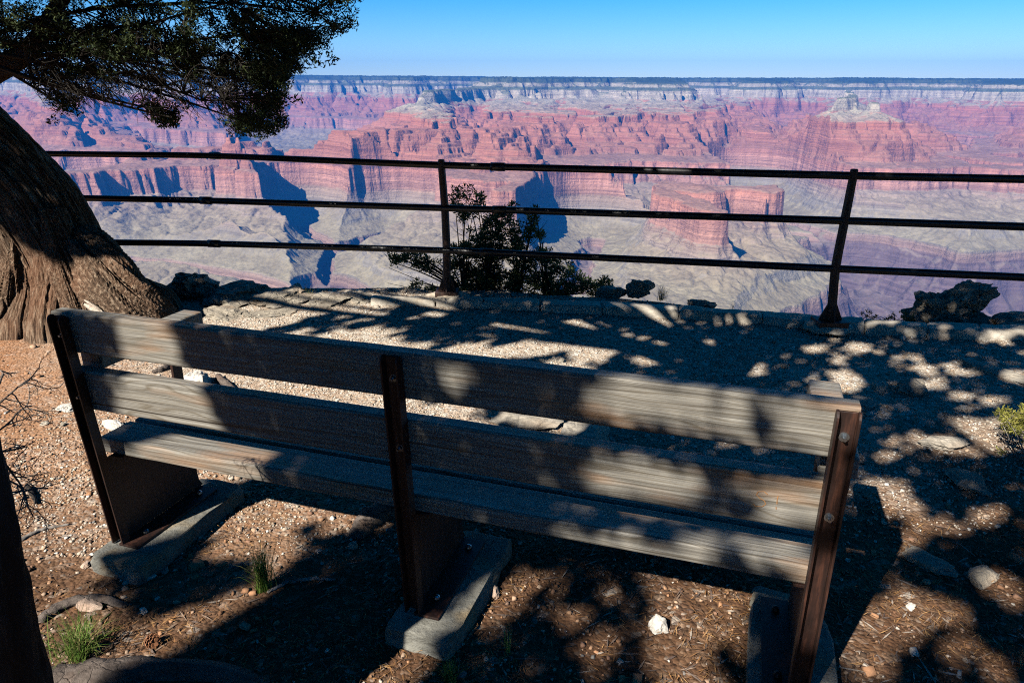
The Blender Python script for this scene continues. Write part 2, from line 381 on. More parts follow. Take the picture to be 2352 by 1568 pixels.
def canyon():
    nA, nR = 1250, 1500
    az = np.linspace(math.radians(-46), math.radians(46), nA)
    rad = np.concatenate([np.geomspace(60, 2900, 140, endpoint=False), np.geomspace(2900, 17500, nR-200, endpoint=False), np.geomspace(17500, 19500, 60)])
    R, A = np.meshgrid(rad, az, indexing='ij'); X = R*np.sin(A); Y = R*np.cos(A)
    sc = np.clip(R/7000., .55, 2.)
    wx = 170*fbm(X/1500+3, Y/1500, 4)+60*fbm(X/330, Y/330+8, 3)*1.2
    wy = 170*fbm(X/1500-31, Y/1500+5, 4)+60*fbm(X/330+40, Y/330, 3)*1.2
    fl = np.abs(pn(X/105+2, Y/105))*46+np.abs(pn(X/40, Y/40+4))*15+np.abs(pn(X/260, Y/260+11))*75-22
    fl2 = np.abs(pn(X/560+9, Y/560+2))*230+np.abs(pn(X/230+3, Y/230+7))*70-70
    amp = np.clip((R-2500)/1500, .25, 1)
    L = -760-130*fbm(X/1800+9, Y/1800, 3)
    for P, lv, s, wd in RID:
        lo = P.min(0)-2600/s*.5; hi = P.max(0)+2600/s*.5
        m = (X > lo[0]) & (X < hi[0]) & (Y > lo[1]) & (Y < hi[1])
        if not m.any(): continue
        k = .22 if wd < 65 else .5 if wd < 125 else .75; kf = min(1., wd/110.)
        d, l = seg_dist(X[m]+wx[m]*k, Y[m]+wy[m]*k, P, lv)
        e = np.maximum(0, d+(fl[m]-14)*kf*np.clip(d/60, .4, 1.6)+(fl2[m]*np.clip(d/150, 0, 1) if wd >= 85 else 0)-wd)
        # concave fall-off: steep near the crest, long talus aprons below
        s_ = s*(.72 if s < 1 else 1); ll = l-s_*e/(1+e/5200.)
        L[m] = np.maximum(L[m], ll)
    vx, vy = X+wx*1.6+60*pn(X/190, Y/190), Y+wy*1.6+60*pn(X/190+50, Y/190)
    val = np.clip(1-np.abs(pn(vx/820+1.3, vy/820+4.1))*4.5, 0, 1)**1.4*105+np.clip(1-np.abs(pn(vx/330+8, vy/330))*4, 0, 1)**1.4*32
    vm = np.clip((-20-L)/90, 0, 1)*np.clip((L+318)/90, 0, 1)*np.clip((R-3200)/1200, 0, 1); L = L-val*vm
    rg = (1-np.abs(pn(X/260+7, Y/260))*2)*.6+(1-np.abs(pn(X/90, Y/90+3))*2)*.3
    fac = np.clip((-345-L)/160, 0, 1)*np.clip((L+1000)/300, .15, 1)
    L = L-rg*34*fac-pn(X/40, Y/40)*4*fac
    gl = 1-np.abs(pn((X+wx*.5)/170+5, (Y+wy*.5)/420+1))*3.2; L = L-np.clip(gl, 0, 1)**2*26*fac
    for P, wd, s in GORGE:
        P = np.array(P); d, _ = seg_dist(X+wx*.45+fl*.6, Y+wy*.45, P, np.zeros(len(P)))
        fd = np.maximum(0, d-wd)
        deep = -1300+pn(X/120, Y/120)*30 if wd > 25 else -1010-wd*0
        L = np.minimum(L, deep+s*fd+15*(fd/100)**2 if wd > 25 else deep+s*fd*1.3+12*(fd/60)**2)
    rid = np.abs(pn(X/150, Y/150+77))
    L = np.where(L < -985, L+70*(.5-rid)*np.clip((-985-L)/60, 0, 1), L)
    S = np.interp(L, KL[::-1], KZ[::-1])
    S = S+3.0*pn(X/30, Y/30)+7*pn(X/120, Y/120)+1.5*pn(X/12, Y/12)*(R < 6000)
    Z = S+strat_tilt(X, Y)
    # the near wall, dropping away below the viewpoint
    near = -60-R*.62; near = np.where(R > 800, -60-496-(R-800)*.36, near)
    t = np.clip((R-2300)/900, 0, 1); near = np.maximum(near, -1100+40*fbm(X/300, Y/300, 3))
    Z = np.where(R < 3200, near*(1-t)+Z*t, Z)
    # forest roughness on the plateau
    Z = Z+np.clip((S+8)/12, 0, 1)*26*fbm(X/2200, Y/2200, 3)+np.where(S > -8, 16*np.abs(pn(X/50, Y/50))+16*np.abs(pn(X/260, Y/260)), 0)
    idx = np.arange(R.size).reshape(R.shape)
    Fc = np.stack([idx[:-1, :-1], idx[:-1, 1:], idx[1:, 1:], idx[1:, :-1]], -1).reshape(-1, 4)[:, ::-1]
    me = np_mesh('canyon', np.stack([X, Y, Z], -1).reshape(-1, 3), Fc, 4)
    at = me.attributes.new('strata', 'FLOAT', 'POINT'); at.data.foreach_set('value', (Z-strat_tilt(X, Y)).astype(np.float32).ravel())
    return me
def mat_canyon():
    m, nt, b = new_mat('canyon rock strata'); N = NT(nt)
    at = N.n('Attribute', attribute_name='strata'); s = at.outputs['Fac']
    pos = N.n('NewGeometry'); P = pos.outputs['Position']
    wob = N.noise(P, .0016, 4, .5); s2 = N.math('ADD', s, N.math('MULTIPLY', N.math('SUBTRACT', wob, .5), 34.))
    t = N.math('DIVIDE', N.math('ADD', s2, 1450.), 1500.)
    def q(z): return (z+1450)/1500
    cliff = N.ramp(t, [(q(-1440), (.15, .105, .105)), (q(-1110), (.19, .13, .125)), (q(-1085), (.34, .22, .17)), (q(-1050), (.36, .25, .19)), (q(-1030), (.27, .245, .19)),
        (q(-900), (.30, .26, .20)), (q(-845), (.36, .27, .20)), (q(-800), (.36, .25, .18)), (q(-780), (.43, .23, .165)), (q(-700), (.49, .245, .18)), (q(-640), (.46, .20, .135)), (q(-615), (.36, .17, .115)),
        (q(-520), (.40, .16, .10)), (q(-430), (.44, .18, .115)), (q(-345), (.43, .155, .09)), (q(-325), (.42, .18, .11)), (q(-262), (.44, .20, .13)), (q(-246), (.46, .39, .29)),
        (q(-150), (.50, .43, .32)), (q(-140), (.13, .15, .085)), (q(-108), (.11, .13, .07)), (q(-100), (.40, .35, .26)), (q(-58), (.40, .35, .26)), (q(-48), (.07, .09, .045)), (q(5), (.10, .12, .06))])
    # thin beds
    sx = N.n('SeparateXYZ'); N.link(P, sx.inputs[0])
    comb = N.n('CombineXYZ'); N.link(N.math('MULTIPLY', s2, .055), comb.inputs[2]); N.link(N.math('MULTIPLY', sx.outputs[0], .0008), comb.inputs[0]); N.link(N.math('MULTIPLY', sx.outputs[1], .0008), comb.inputs[1])
    beds = N.noise(comb.outputs[0], 1.0, 5, .7)
    cliff = N.mix(.75, cliff, N.ramp(beds, [(.32, (.50, .46, .46)), (.5, (.95, .95, .95)), (.66, (1.45, 1.4, 1.35))]), 'MULTIPLY')
    # vertical stains
    st = N.noise(N.mapping(P, (.017, .017, .0028)), 1.0, 7, .72)
    stf = N.ramp(t, [(q(-1100), (.2, .2, .2)), (q(-800), (.3, .3, .3)), (q(-770), (.6, .6, .6)), (q(-620), (.6, .6, .6)), (q(-600), (.15, .15, .15)), (q(-260), (.15, .15, .15)), (q(-240), (.7, .7, .7)), (q(0), (.6, .6, .6))])
    cliff = N.mix(stf, cliff, N.ramp(st, [(.3, (.52, .47, .46)), (.5, (1, 1, 1)), (.68, (1.5, 1.45, 1.4))]), 'MULTIPLY')
    nz = N.n('SeparateXYZ'); N.link(pos.outputs['Normal'], nz.inputs[0])
    talus = N.ramp(t, [(q(-1440), (.17, .125, .115)), (q(-1100), (.22, .165, .14)), (q(-1060), (.30, .258, .165)), (q(-960), (.305, .262, .168)), (q(-860), (.33, .26, .172)), (q(-790), (.33, .25, .19)), (q(-640), (.31, .19, .14)), (q(-560), (.36, .17, .11)),
        (q(-345), (.38, .16, .10)), (q(-322), (.36, .26, .18)), (q(-255), (.40, .35, .25)), (q(-140), (.13, .15, .085)), (q(-60), (.12, .14, .08)), (q(-40), (.05, .07, .035)), (q(30), (.045, .065, .03))])
    bl = N.noise(P, .0045, 5, .6)
    talus = N.mix(.7, talus, N.ramp(bl, [(.34, (.74, .70, .68)), (.66, (1.25, 1.24, 1.2))]), 'MULTIPLY')
    talus = N.mix(.8, talus, N.ramp(N.noise(P, .022, 8, .72), [(.32, (.62, .60, .58)), (.5, (1, 1, 1)), (.68, (1.32, 1.28, 1.2))]), 'MULTIPLY')
    sl = N.math('ADD', nz.outputs[2], N.math('MULTIPLY', N.math('SUBTRACT', N.noise(P, .03, 4, .6), .5), .25))
    f = N.ramp(sl, [(.60, (0, 0, 0)), (.80, (1, 1, 1))])
    col = N.mix(f, cliff, talus)
    # scattered shrubs and trees on the upper slopes
    vo = N.n('TexVoronoi', Scale=.045); N.link(P, vo.inputs['Vector'])
    up = N.ramp(t, [(q(-1000), (.25, .25, .25)), (q(-500), (.35, .35, .35)), (q(-260), (.8, .8, .8)), (q(-40), (1, 1, 1))])
    dots = N.ramp(vo.outputs['Distance'], [(.28, (1, 1, 1)), (.42, (0, 0, 0))])
    patch = N.ramp(N.noise(P, .004, 4, .6), [(.42, (0, 0, 0)), (.6, (1, 1, 1))])
    f2 = N.mix(N.ramp(t, [(q(-300), (0, 0, 0)), (q(-230), (.55, .55, .55))]), f, (1., 1., 1.))
    dm = N.mix(1.0, N.mix(1.0, dots, up, 'MULTIPLY'), N.mix(.6, f2, patch, 'MULTIPLY'), 'MULTIPLY')
    col = N.mix(N.math('MULTIPLY', dm, .8), col, (.045, .065, .035))
    hs = N.n('HueSaturation', Saturation=.97, Value=1.0); N.link(col, hs.inputs['Color'])
    N.link(hs.outputs[0], b.inputs['Base Color']); b.inputs['Roughness'].default_value = 1.0
    b.inputs['Specular IOR Level'].default_value = .05
    h = N.math('ADD', N.math('MULTIPLY', beds, 1.0), N.math('MULTIPLY', st, 1.2))
    h = N.math('ADD', h, N.math('MULTIPLY', N.noise(P, .05, 6, .65), 1.3))
    bb = N.n('Bump', Distance=14.); N.link(h, bb.inputs['Height']); N.link(N.ramp(f, [(0, (.85, .85, .85)), (1, (.42, .42, .42))]), bb.inputs['Strength'])
    N.link(bb.outputs[0], b.inputs['Normal']); return m
cn = obj('canyon_terrain', canyon(), mat_canyon()); tag(cn, kind='structure', label='red and grey layered canyon walls and buttes below the blue horizon')
# the air of the canyon
HZ = 1.0
def haze():
    bm = bmesh.new(); box(bm, -14600, 14600, -400, 20000, -1500, 700)
    m = bpy.data.materials.new('haze air'); m.use_nodes = True; nt = m.node_tree; nt.nodes.remove(nt.nodes['Principled BSDF'])
    v = nt.nodes.new('ShaderNodeVolumePrincipled'); v.inputs['Color'].default_value = (.03, .29, 1.0, 1)
    v.inputs['Density'].default_value = 4.9e-5*HZ; v.inputs['Anisotropy'].default_value = 0.0
    nt.links.new(v.outputs[0], nt.nodes['Material Output'].inputs['Volume'])
    o = obj('haze', bm, m); tag(o, kind='stuff', label='thin blue haze filling the canyon air')
haze()
# ------------------------------------------------------------------ GROUND at the viewpoint
def rimY(x):
    return np.where(x > -.5, 5.95-.285*(x+.5), 5.95+.05*(-.5-x)+.12*pn(x*1.3+4, x*0+2.2))+.10*pn(x*2.1, x*0+5.5)
def gz(x, y):
    x = np.asarray(x, float); y = np.asarray(y, float)
    z = .018*fbm(x/1.3+2, y/1.3, 2)+.006*fbm(x/.22, y/.22, 2)
    return z-.012
def ground():
    xs = np.concatenate([np.geomspace(60, 5.6, 26)*-1, np.linspace(-5.5, 6.5, 440), np.geomspace(6.6, 60, 26)])
    ss = np.concatenate([-np.geomspace(9, .3, 26), np.linspace(-.27, 6.2, 250), np.geomspace(6.3, 66, 30)])
    X, S = np.meshgrid(xs, ss, indexing='ij'); Yr = rimY(X); Y = Yr-S
    Z = gz(X, Y)+.004*fbm(X/.06, Y/.06, 2)
    out = np.clip(-S, 0, None)
    Z = Z-out**1.15*7*(out > .0)-.25*np.clip(out*6, 0, 1)+.3*pn(X/.6, out*3)*np.clip(out*4, 0, 1)
    idx = np.arange(X.size).reshape(X.shape)
    Fc = np.stack([idx[:-1, :-1], idx[:-1, 1:], idx[1:, 1:], idx[1:, :-1]], -1).reshape(-1, 4)
    return np_mesh('ground', np.stack([X, Y, Z], -1).reshape(-1, 3), Fc, 4)
PALE = [(0, (.50, .42, .33)), (.2, (.62, .54, .44)), (.4, (.40, .30, .22)), (.55, (.70, .64, .55)), (.7, (.30, .22, .17)), (.8, (.55, .40, .28)), (.92, (.78, .74, .67))]
WARM = [(0, (.42, .25, .15)), (.2, (.55, .36, .24)), (.38, (.30, .17, .11)), (.52, (.60, .48, .38)), (.66, (.22, .14, .10)), (.78, (.45, .24, .13)), (.9, (.70, .62, .54)), (.96, (.20, .19, .18))]
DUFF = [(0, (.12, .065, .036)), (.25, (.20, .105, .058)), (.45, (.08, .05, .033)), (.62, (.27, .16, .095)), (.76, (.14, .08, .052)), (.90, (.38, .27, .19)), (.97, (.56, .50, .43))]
def mat_ground():
    m, nt, b = new_mat('gravel and soil'); N = NT(nt); co = N.coord('Object')
    sx = N.n('SeparateXYZ'); N.link(co, sx.inputs[0]); x, y = sx.outputs[0], sx.outputs[1]
    nz = N.math('MULTIPLY', N.math('SUBTRACT', N.noise(co, 1.1, 4, .55), .5), 2.2)
    # how far up the terrace / how far left
    fy = N.math('ADD', N.math('ADD', y, N.math('MULTIPLY', x, .28)), nz)
    pale = N.math('MULTIPLY', N.ramp(N.math('DIVIDE', fy, 6.), [(.45, (0, 0, 0)), (.62, (1, 1, 1))]), 1.0)
    left = N.ramp(N.math('DIVIDE', N.math('ADD', N.math('ADD', x, 4.2), N.math('MULTIPLY', nz, .3)), 4.), [(.20, (1, 1, 1)), (.52, (0, 0, 0))])
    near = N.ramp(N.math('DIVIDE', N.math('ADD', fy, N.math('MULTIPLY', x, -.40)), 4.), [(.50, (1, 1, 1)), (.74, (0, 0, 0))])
    vo = N.n('TexVoronoi', Scale=75.); N.link(co, vo.inputs['Vector'])
    vb = N.n('TexVoronoi', Scale=38.); N.link(co, vb.inputs['Vector'])
    def peb(v, st): 
        s2 = N.n('SeparateColor'); N.link(v.outputs['Color'], s2.inputs[0]); return N.ramp(s2.outputs[0], st, 'CONSTANT')
    cp = N.mix(.5, peb(vo, PALE), peb(vb, PALE)); cw = N.mix(.5, peb(vo, WARM), peb(vb, WARM)); cd = N.mix(.5, peb(vo, DUFF), peb(vb, DUFF))
    soil = N.noise(co, 3.2, 5, .6)
    cw = N.mix(N.ramp(soil, [(.42, (0, 0, 0)), (.6, (.8, .8, .8))]), cw, (.37, .215, .125))
    cw = N.mix(N.math('MULTIPLY', left, .7), cw, (.40, .165, .062))
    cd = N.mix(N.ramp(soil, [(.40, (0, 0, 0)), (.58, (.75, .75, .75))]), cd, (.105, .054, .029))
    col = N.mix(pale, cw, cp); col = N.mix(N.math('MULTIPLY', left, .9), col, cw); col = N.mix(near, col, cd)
    f = N.noise(co, 140, 3, .6)
    col = N.mix(.5, col, N.ramp(f, [(.3, (.55, .55, .55)), (.65, (1.15, 1.15, 1.15))]), 'MULTIPLY')
    N.link(col, b.inputs['Base Color']); b.inputs['Roughness'].default_value = .95; b.inputs['Specular IOR Level'].default_value = .15
    h = N.math('SUBTRACT', N.math('MULTIPLY', f, .25), N.math('ADD', vo.outputs['Distance'], N.math('MULTIPLY', vb.outputs['Distance'], .8)))
    N.link(N.bump(h, .0065, .9), b.inputs['Normal']); return m
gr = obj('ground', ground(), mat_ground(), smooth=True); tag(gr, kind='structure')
CUBE = np.array([[-1, -1, -1], [1, -1, -1], [-1, 1, -1], [1, 1, -1], [-1, -1, 1], [1, -1, 1], [-1, 1, 1], [1, 1, 1]], float)
CF = np.array([[0, 2, 3, 1], [4, 5, 7, 6], [0, 1, 5, 4], [2, 6, 7, 3], [0, 4, 6, 2], [1, 3, 7, 5]])
def pebbles(name, x, y, size, mat, label):
    n = len(x); s = size[:, None]*RNG.uniform(.5, 1.15, (n, 3))*np.array([1, 1, .62])
    V = CUBE[None]*RNG.uniform(.55, 1.0, (n, 8, 3))*np.where(CUBE[None, :, 2:] > 0, .72, 1.0)*s[:, None]
    a = RNG.uniform(0, 6.28, n); c, q = np.cos(a)[:, None], np.sin(a)[:, None]
    tl = RNG.uniform(-.5, .5, n)[:, None]
    vx, vy, vz = V[..., 0], V[..., 1], V[..., 2]
    vz2 = vz*np.cos(tl)+vx*np.sin(tl); vx2 = vx*np.cos(tl)-vz*np.sin(tl)
    P = np.stack([vx2*c-vy*q+x[:, None], vx2*q+vy*c+y[:, None], vz2+(gz(x, y)+size*.25)[:, None]], -1)
    Fc = (CF[None]+8*np.arange(n)[:, None, None]).reshape(-1, 4)
    o = obj(name, np_mesh(name, P.reshape(-1, 3), Fc, 4), mat); tag(o, label, 'gravel', kind='stuff'); return o
def inview(x, y, m=.15):
    d = y*math.cos(TH)+H*math.sin(TH); u = x/d*F+CX; v = CY-(y*math.sin(TH)-H*math.cos(TH))/d*F
    return (d > .2) & (u > -m*2352) & (u < (1+m)*2352) & (v < 1568*(1+m))
def scat(n, x0, x1, y0, y1, dens=None):
    x = RNG.uniform(x0, x1, n); y = RNG.uniform(y0, y1, n)
    k = inview(x, y) & (y < rimY(x)-.02)
    if dens is not None: k &= RNG.uniform(0, 1, n) < dens(x, y)
    return x[k], y[k]
nearf = lambda x, y: np.clip((2.75-(y-.12*x+.6*pn(x*1.2, y*1.2)))/.9, 0, 1)
leftf = lambda x, y: np.clip((-1.3-x-.5*pn(x, y*1.1))/1.4, 0, 1)*np.clip((y-1.7)/.6, 0, 1)
x, y = scat(120000, -3.6, 4.4, 2.2, 6.0, lambda x, y: (1-nearf(x, y))*(1-leftf(x, y))*(.35+.65*(fbm(x*1.7, y*1.7+9, 3) > -.12)))
pebbles('terrace_gravel', x, y, RNG.gamma(2.6, .0013, len(x))+.0022, mat_islands('pale gravel', PALE), 'pale crushed gravel spread over the terrace in front of the bench')
x, y = scat(150000, -3.8, .8, .9, 5.0, lambda x, y: np.clip(leftf(x, y)+.10*nearf(x, y), 0, 1)*(.25+.75*(fbm(x*1.5, y*1.5+3, 3) > -.05))*np.clip((3.7-y)/1.2, .05, 1))
pebbles('warm_gravel', x, y, RNG.gamma(2.2, .0016, len(x))+.0022, mat_islands('warm gravel', WARM), 'pinkish mixed gravel on the orange soil left of the bench')
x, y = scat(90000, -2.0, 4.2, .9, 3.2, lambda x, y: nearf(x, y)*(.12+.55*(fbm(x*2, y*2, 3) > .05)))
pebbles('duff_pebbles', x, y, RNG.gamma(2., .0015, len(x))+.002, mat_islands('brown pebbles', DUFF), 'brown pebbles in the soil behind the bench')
for nm, st_, x0_, x1_, y0_, y1_, lb in (('terrace_gravel', PALE, -1.5, 4.2, 2.6, 5.6, 'coarser pale stones in the terrace gravel'), ('warm_gravel', WARM, -3.4, -.6, 1.6, 4.6, 'coarser stones in the gravel left of the bench'), ('duff_pebbles', WARM, -1.9, 3.6, 1.0, 2.6, 'coarser stones in the brown soil behind the bench')):
    x, y = scat(900, x0_, x1_, y0_, y1_, lambda x, y: .2+.8*(fbm(x*2.3, y*2.3+1, 2) > .05))
    pebbles(nm, x, y, RNG.gamma(2., .0032, len(x))+.005, mat_islands(nm+' coarse', st_), lb)
def litter():
    x, y = scat(60000, -2.3, 4.0, .9, 3.6, lambda x, y: np.clip(nearf(x, y), .0, 1)*(.15+.85*(fbm(x*1.6+5, y*1.6, 3) > -.02)))
    n = len(x); a = RNG.uniform(0, 6.28, n); L = RNG.uniform(.008, .024, n)
    D = np.stack([np.cos(a), np.sin(a), RNG.uniform(-.25, .25, n)], -1); W = np.stack([-np.sin(a), np.cos(a), RNG.uniform(-.3, .3, n)], -1)
    C = np.stack([x, y, gz(x, y)+RNG.uniform(.004, .014, n)], -1)
    me = quads_mesh('needle_litter', C, D, W, L, np.full(n, .0009)+RNG.uniform(0, .0005, n))
    o = obj('needle_litter', me, mat_islands('dry needles', [(0, (.38, .19, .07)), (.3, (.25, .13, .06)), (.55, (.50, .29, .12)), (.8, (.14, .085, .05))]))
    tag(o, 'dry brown conifer needles scattered over the soil behind the bench', 'needle litter', kind='stuff')
    x, y = scat(9000, -2.3, 4.0, .9, 3.4, lambda x, y: nearf(x, y))
    n = len(x); a = RNG.normal(.5, .9, n); L = RNG.gamma(2., .007, n)+.006
    D = np.stack([np.cos(a), np.sin(a), RNG.uniform(-.1, .1, n)], -1); W = np.stack([-np.sin(a), np.cos(a), RNG.uniform(-.5, .5, n)], -1)
    me = quads_mesh('bark_litter', np.stack([x, y, gz(x, y)+.005], -1), D, W, L, RNG.uniform(.0012, .004, n))
    o = obj('bark_litter', me, mat_islands('bark chips', [(0, (.16, .12, .10)), (.4, (.28, .20, .15)), (.7, (.10, .07, .06)), (.85, (.42, .36, .30))]))
    tag(o, 'small bark chips and twigs lying on the soil behind the bench', 'bark litter', kind='stuff')
litter()

# ------------------------------------------------------------------ rocks
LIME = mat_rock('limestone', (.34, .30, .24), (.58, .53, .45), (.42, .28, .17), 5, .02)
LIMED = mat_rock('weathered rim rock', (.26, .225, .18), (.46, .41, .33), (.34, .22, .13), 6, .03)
WHITE = mat_rock('white rock', (.60, .56, .50), (.82, .79, .73), (.66, .55, .42), 9, .008)
PINKR = mat_rock('pink rock', (.42, .28, .20), (.66, .52, .42), (.45, .26, .16), 14, .006)
def rock(name, loc, size, mat, label, cat='rock', seed=1, rz=0., flat=.0, sub=4, rough=.28, strata=0., group=None):
    bm = bmesh.new(); bmesh.ops.create_icosphere(bm, subdivisions=sub, radius=1)
    sx, sy, sz = size; rg_ = random.Random(seed*13+5)
    planes = [(Vector((rg_.gauss(0, 1), rg_.gauss(0, 1), rg_.gauss(0, 1))).normalized(), rg_.uniform(.66, 1.0)) for _ in range(26)]+[(Vector((rg_.uniform(-.2, .2), rg_.uniform(-.2, .2), 1)).normalized(), .82)]
    for v in bm.verts:
        d = v.co.normalized(); q = d*1.3+Vector((seed*7.1, seed*3.3, seed*1.7))
        c = mnoise.cell_vector(d*1.6+Vector((seed, seed*2, 0)))
        n1 = mnoise.noise(q); n2 = mnoise.noise(q*3.1); n3 = mnoise.noise(q*8)
        r = min([c_/max(n_.dot(d), 1e-3) for n_, c_ in planes if n_.dot(d) > .05]+[1.25])
        r = r*(1+rough*(n1*.35+n2*.28+n3*.20+mnoise.noise(q*17)*.10+abs(mnoise.noise(q*5.5))*-.2))
        p = d*r
        # squarish, faceted look
        if strata:
            k = p.z*strata; p.x *= 1+.07*math.sin(k*6.3)+.05*mnoise.noise(Vector((math.floor(k*2), seed, 0))*3.7); p.y *= 1+.07*math.sin(k*6.3+1)
        if flat: p.z = min(p.z, 1-flat+.08*n2)
        v.co = Vector((p.x*sx, p.y*sy, p.z*sz))
    o = obj(name, bm, mat); o.location = loc; o.rotation_euler = (0, 0, rz)
    for p_ in o.data.polygons: p_.use_smooth = False
    return tag(o, label, cat, group)
def P0(px, py, dz=0.): 
    p = g(px, py, dz); return (float(p[0]), float(p[1]), float(p[2])+float(gz(p[0], p[1])))
p = atY(2185, 712, 5.2)
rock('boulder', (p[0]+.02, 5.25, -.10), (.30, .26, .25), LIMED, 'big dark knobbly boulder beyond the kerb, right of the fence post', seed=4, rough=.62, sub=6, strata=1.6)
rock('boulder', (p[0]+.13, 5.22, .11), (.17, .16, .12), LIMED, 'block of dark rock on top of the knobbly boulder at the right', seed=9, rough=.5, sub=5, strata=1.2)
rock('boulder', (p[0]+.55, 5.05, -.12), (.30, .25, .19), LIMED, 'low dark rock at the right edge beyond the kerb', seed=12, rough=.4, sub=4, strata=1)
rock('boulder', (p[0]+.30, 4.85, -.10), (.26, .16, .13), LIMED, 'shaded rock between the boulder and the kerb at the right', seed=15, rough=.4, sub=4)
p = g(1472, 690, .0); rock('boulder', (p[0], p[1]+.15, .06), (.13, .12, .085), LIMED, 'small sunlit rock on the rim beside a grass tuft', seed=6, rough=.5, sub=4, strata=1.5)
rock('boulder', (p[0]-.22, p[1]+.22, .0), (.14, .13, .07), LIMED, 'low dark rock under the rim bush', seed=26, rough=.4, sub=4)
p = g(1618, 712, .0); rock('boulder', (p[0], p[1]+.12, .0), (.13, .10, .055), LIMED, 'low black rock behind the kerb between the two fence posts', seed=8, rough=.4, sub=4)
# ledge at the left beyond the terrace
for i, (px, py, sx, sy, sz, dz, lab) in enumerate((
        (440, 672, .26, .22, .17, .02, 'dark lichened rock beside the juniper roots'),
        (545, 680, .32, .28, .12, .0, 'long shaded rock slab at the rim, right of the juniper'),
        (650, 685, .30, .25, .10, -.01, 'rough grey rock slab in the middle of the rim ledge'),
        (745, 690, .26, .22, .075, -.02, 'low rock slab at the rim left of the first kerb stone'),
        (520, 720, .28, .20, .07, -.02, 'pale cracked ledge rock in front of the long shaded slab'),
        (620, 715, .30, .16, .055, -.025, 'low sunlit ledge rock bordering the gravel'),
        (410, 735, .22, .16, .08, -.01, 'shaded rock behind the left bench armrest'),
        (820, 682, .18, .16, .05, -.01, 'small flat rock touching the first kerb stone'))):
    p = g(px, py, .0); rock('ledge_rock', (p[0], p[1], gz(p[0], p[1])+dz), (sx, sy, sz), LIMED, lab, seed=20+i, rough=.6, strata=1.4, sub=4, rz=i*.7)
# embedded stones and loose rocks of the terrace and the soil
for i, (px, py, sx, sy, sz, mt, lab) in enumerate((
        (1225, 962, .20, .14, .035, LIME, 'flat embedded limestone seen through the bench back gap'),
        (1345, 1000, .26, .14, .04, LIME, 'shaded flat limestone right of the other stone in the back gap'),
        (1180, 945, .08, .07, .03, LIME, 'small flat stone left of the embedded limestone'),
        (2095, 895, .13, .10, .05, LIMED, 'block of shaded limestone on the terrace right of the bench'),
        (2290, 855, .24, .07, .03, LIME, 'long thin pale stone at the far right of the terrace'),
        (2180, 1015, .13, .07, .035, LIME, 'pale sunlit stone beside the yellow green shrub'),
        (2225, 1105, .12, .08, .035, LIMED, 'broad shaded stone below the yellow green shrub'),
        (1960, 925, .16, .08, .03, LIME, 'low stone just beyond the right end of the bench'),
        (2020, 888, .06, .05, .035, LIME, 'small round stone beyond the right end of the bench'),
        (2130, 1290, .10, .06, .025, LIMED, 'flat stone in the dappled soil right of the bench'),
        (2255, 1320, .08, .05, .025, LIMED, 'narrow stone near the right edge of the soil'),
        (445, 882, .13, .10, .075, WHITE, 'bright white rock behind the left bench armrest post'),
        (478, 893, .05, .045, .035, PINKR, 'tan lump of rock beside the bright white rock'),
        (165, 934, .07, .045, .03, WHITE, 'white stone left of the bench end'),
        (262, 975, .10, .04, .03, WHITE, 'long white stone showing below the second back board'),
        (103, 969, .025, .02, .014, LIME, 'small grey stone left of the bench'),
        (145, 972, .018, .016, .013, LIMED, 'tiny dark stone left of the bench'),
        (1513, 1436, .036, .034, .036, WHITE, 'fist sized pale rock on the soil under the bench right half'),
        (1137, 1362, .024, .020, .022, PINKR, 'pinkish stone beside the middle footing'),
        (812, 1255, .022, .02, .016, PINKR, 'pinkish stone below the bark covered root'),
        (340, 1322, .026, .014, .010, WHITE, 'flat whitish stone in front of the left footing'),
        (378, 1305, .022, .013, .010, LIME, 'flat grey stone touching the left footing'),
        (330, 1402, .014, .012, .016, WHITE, 'small upright cream pebble above the pine cone'),
        (198, 1295, .032, .018, .012, PINKR, 'brown stone at the left end of the left footing'),
        (205, 1388, .05, .035, .02, PINKR, 'tan stone behind the lower left grass tuft'),
        (2092, 1390, .022, .014, .012, WHITE, 'white stone in the soil at the lower right'),
        (948, 1458, .022, .015, .012, WHITE, 'white stone in the sunlit strip before the middle footing'),
        (1240, 828, .035, .025, .02, LIME, 'small stone on the terrace behind the bench centre'),
        (1290, 828, .02, .02, .025, LIME, 'small upright stone on the terrace behind the bench centre'),
        (560, 848, .03, .02, .016, LIME, 'small stone on the terrace under the top back board'))):
    p = P0(px, py); rock('stone', (p[0], p[1], p[2]+sz*.35), (sx, sy, sz), mt, lab, cat='stone', seed=60+i, rough=.38, sub=4 if sx > .06 else 3, rz=i*1.3)
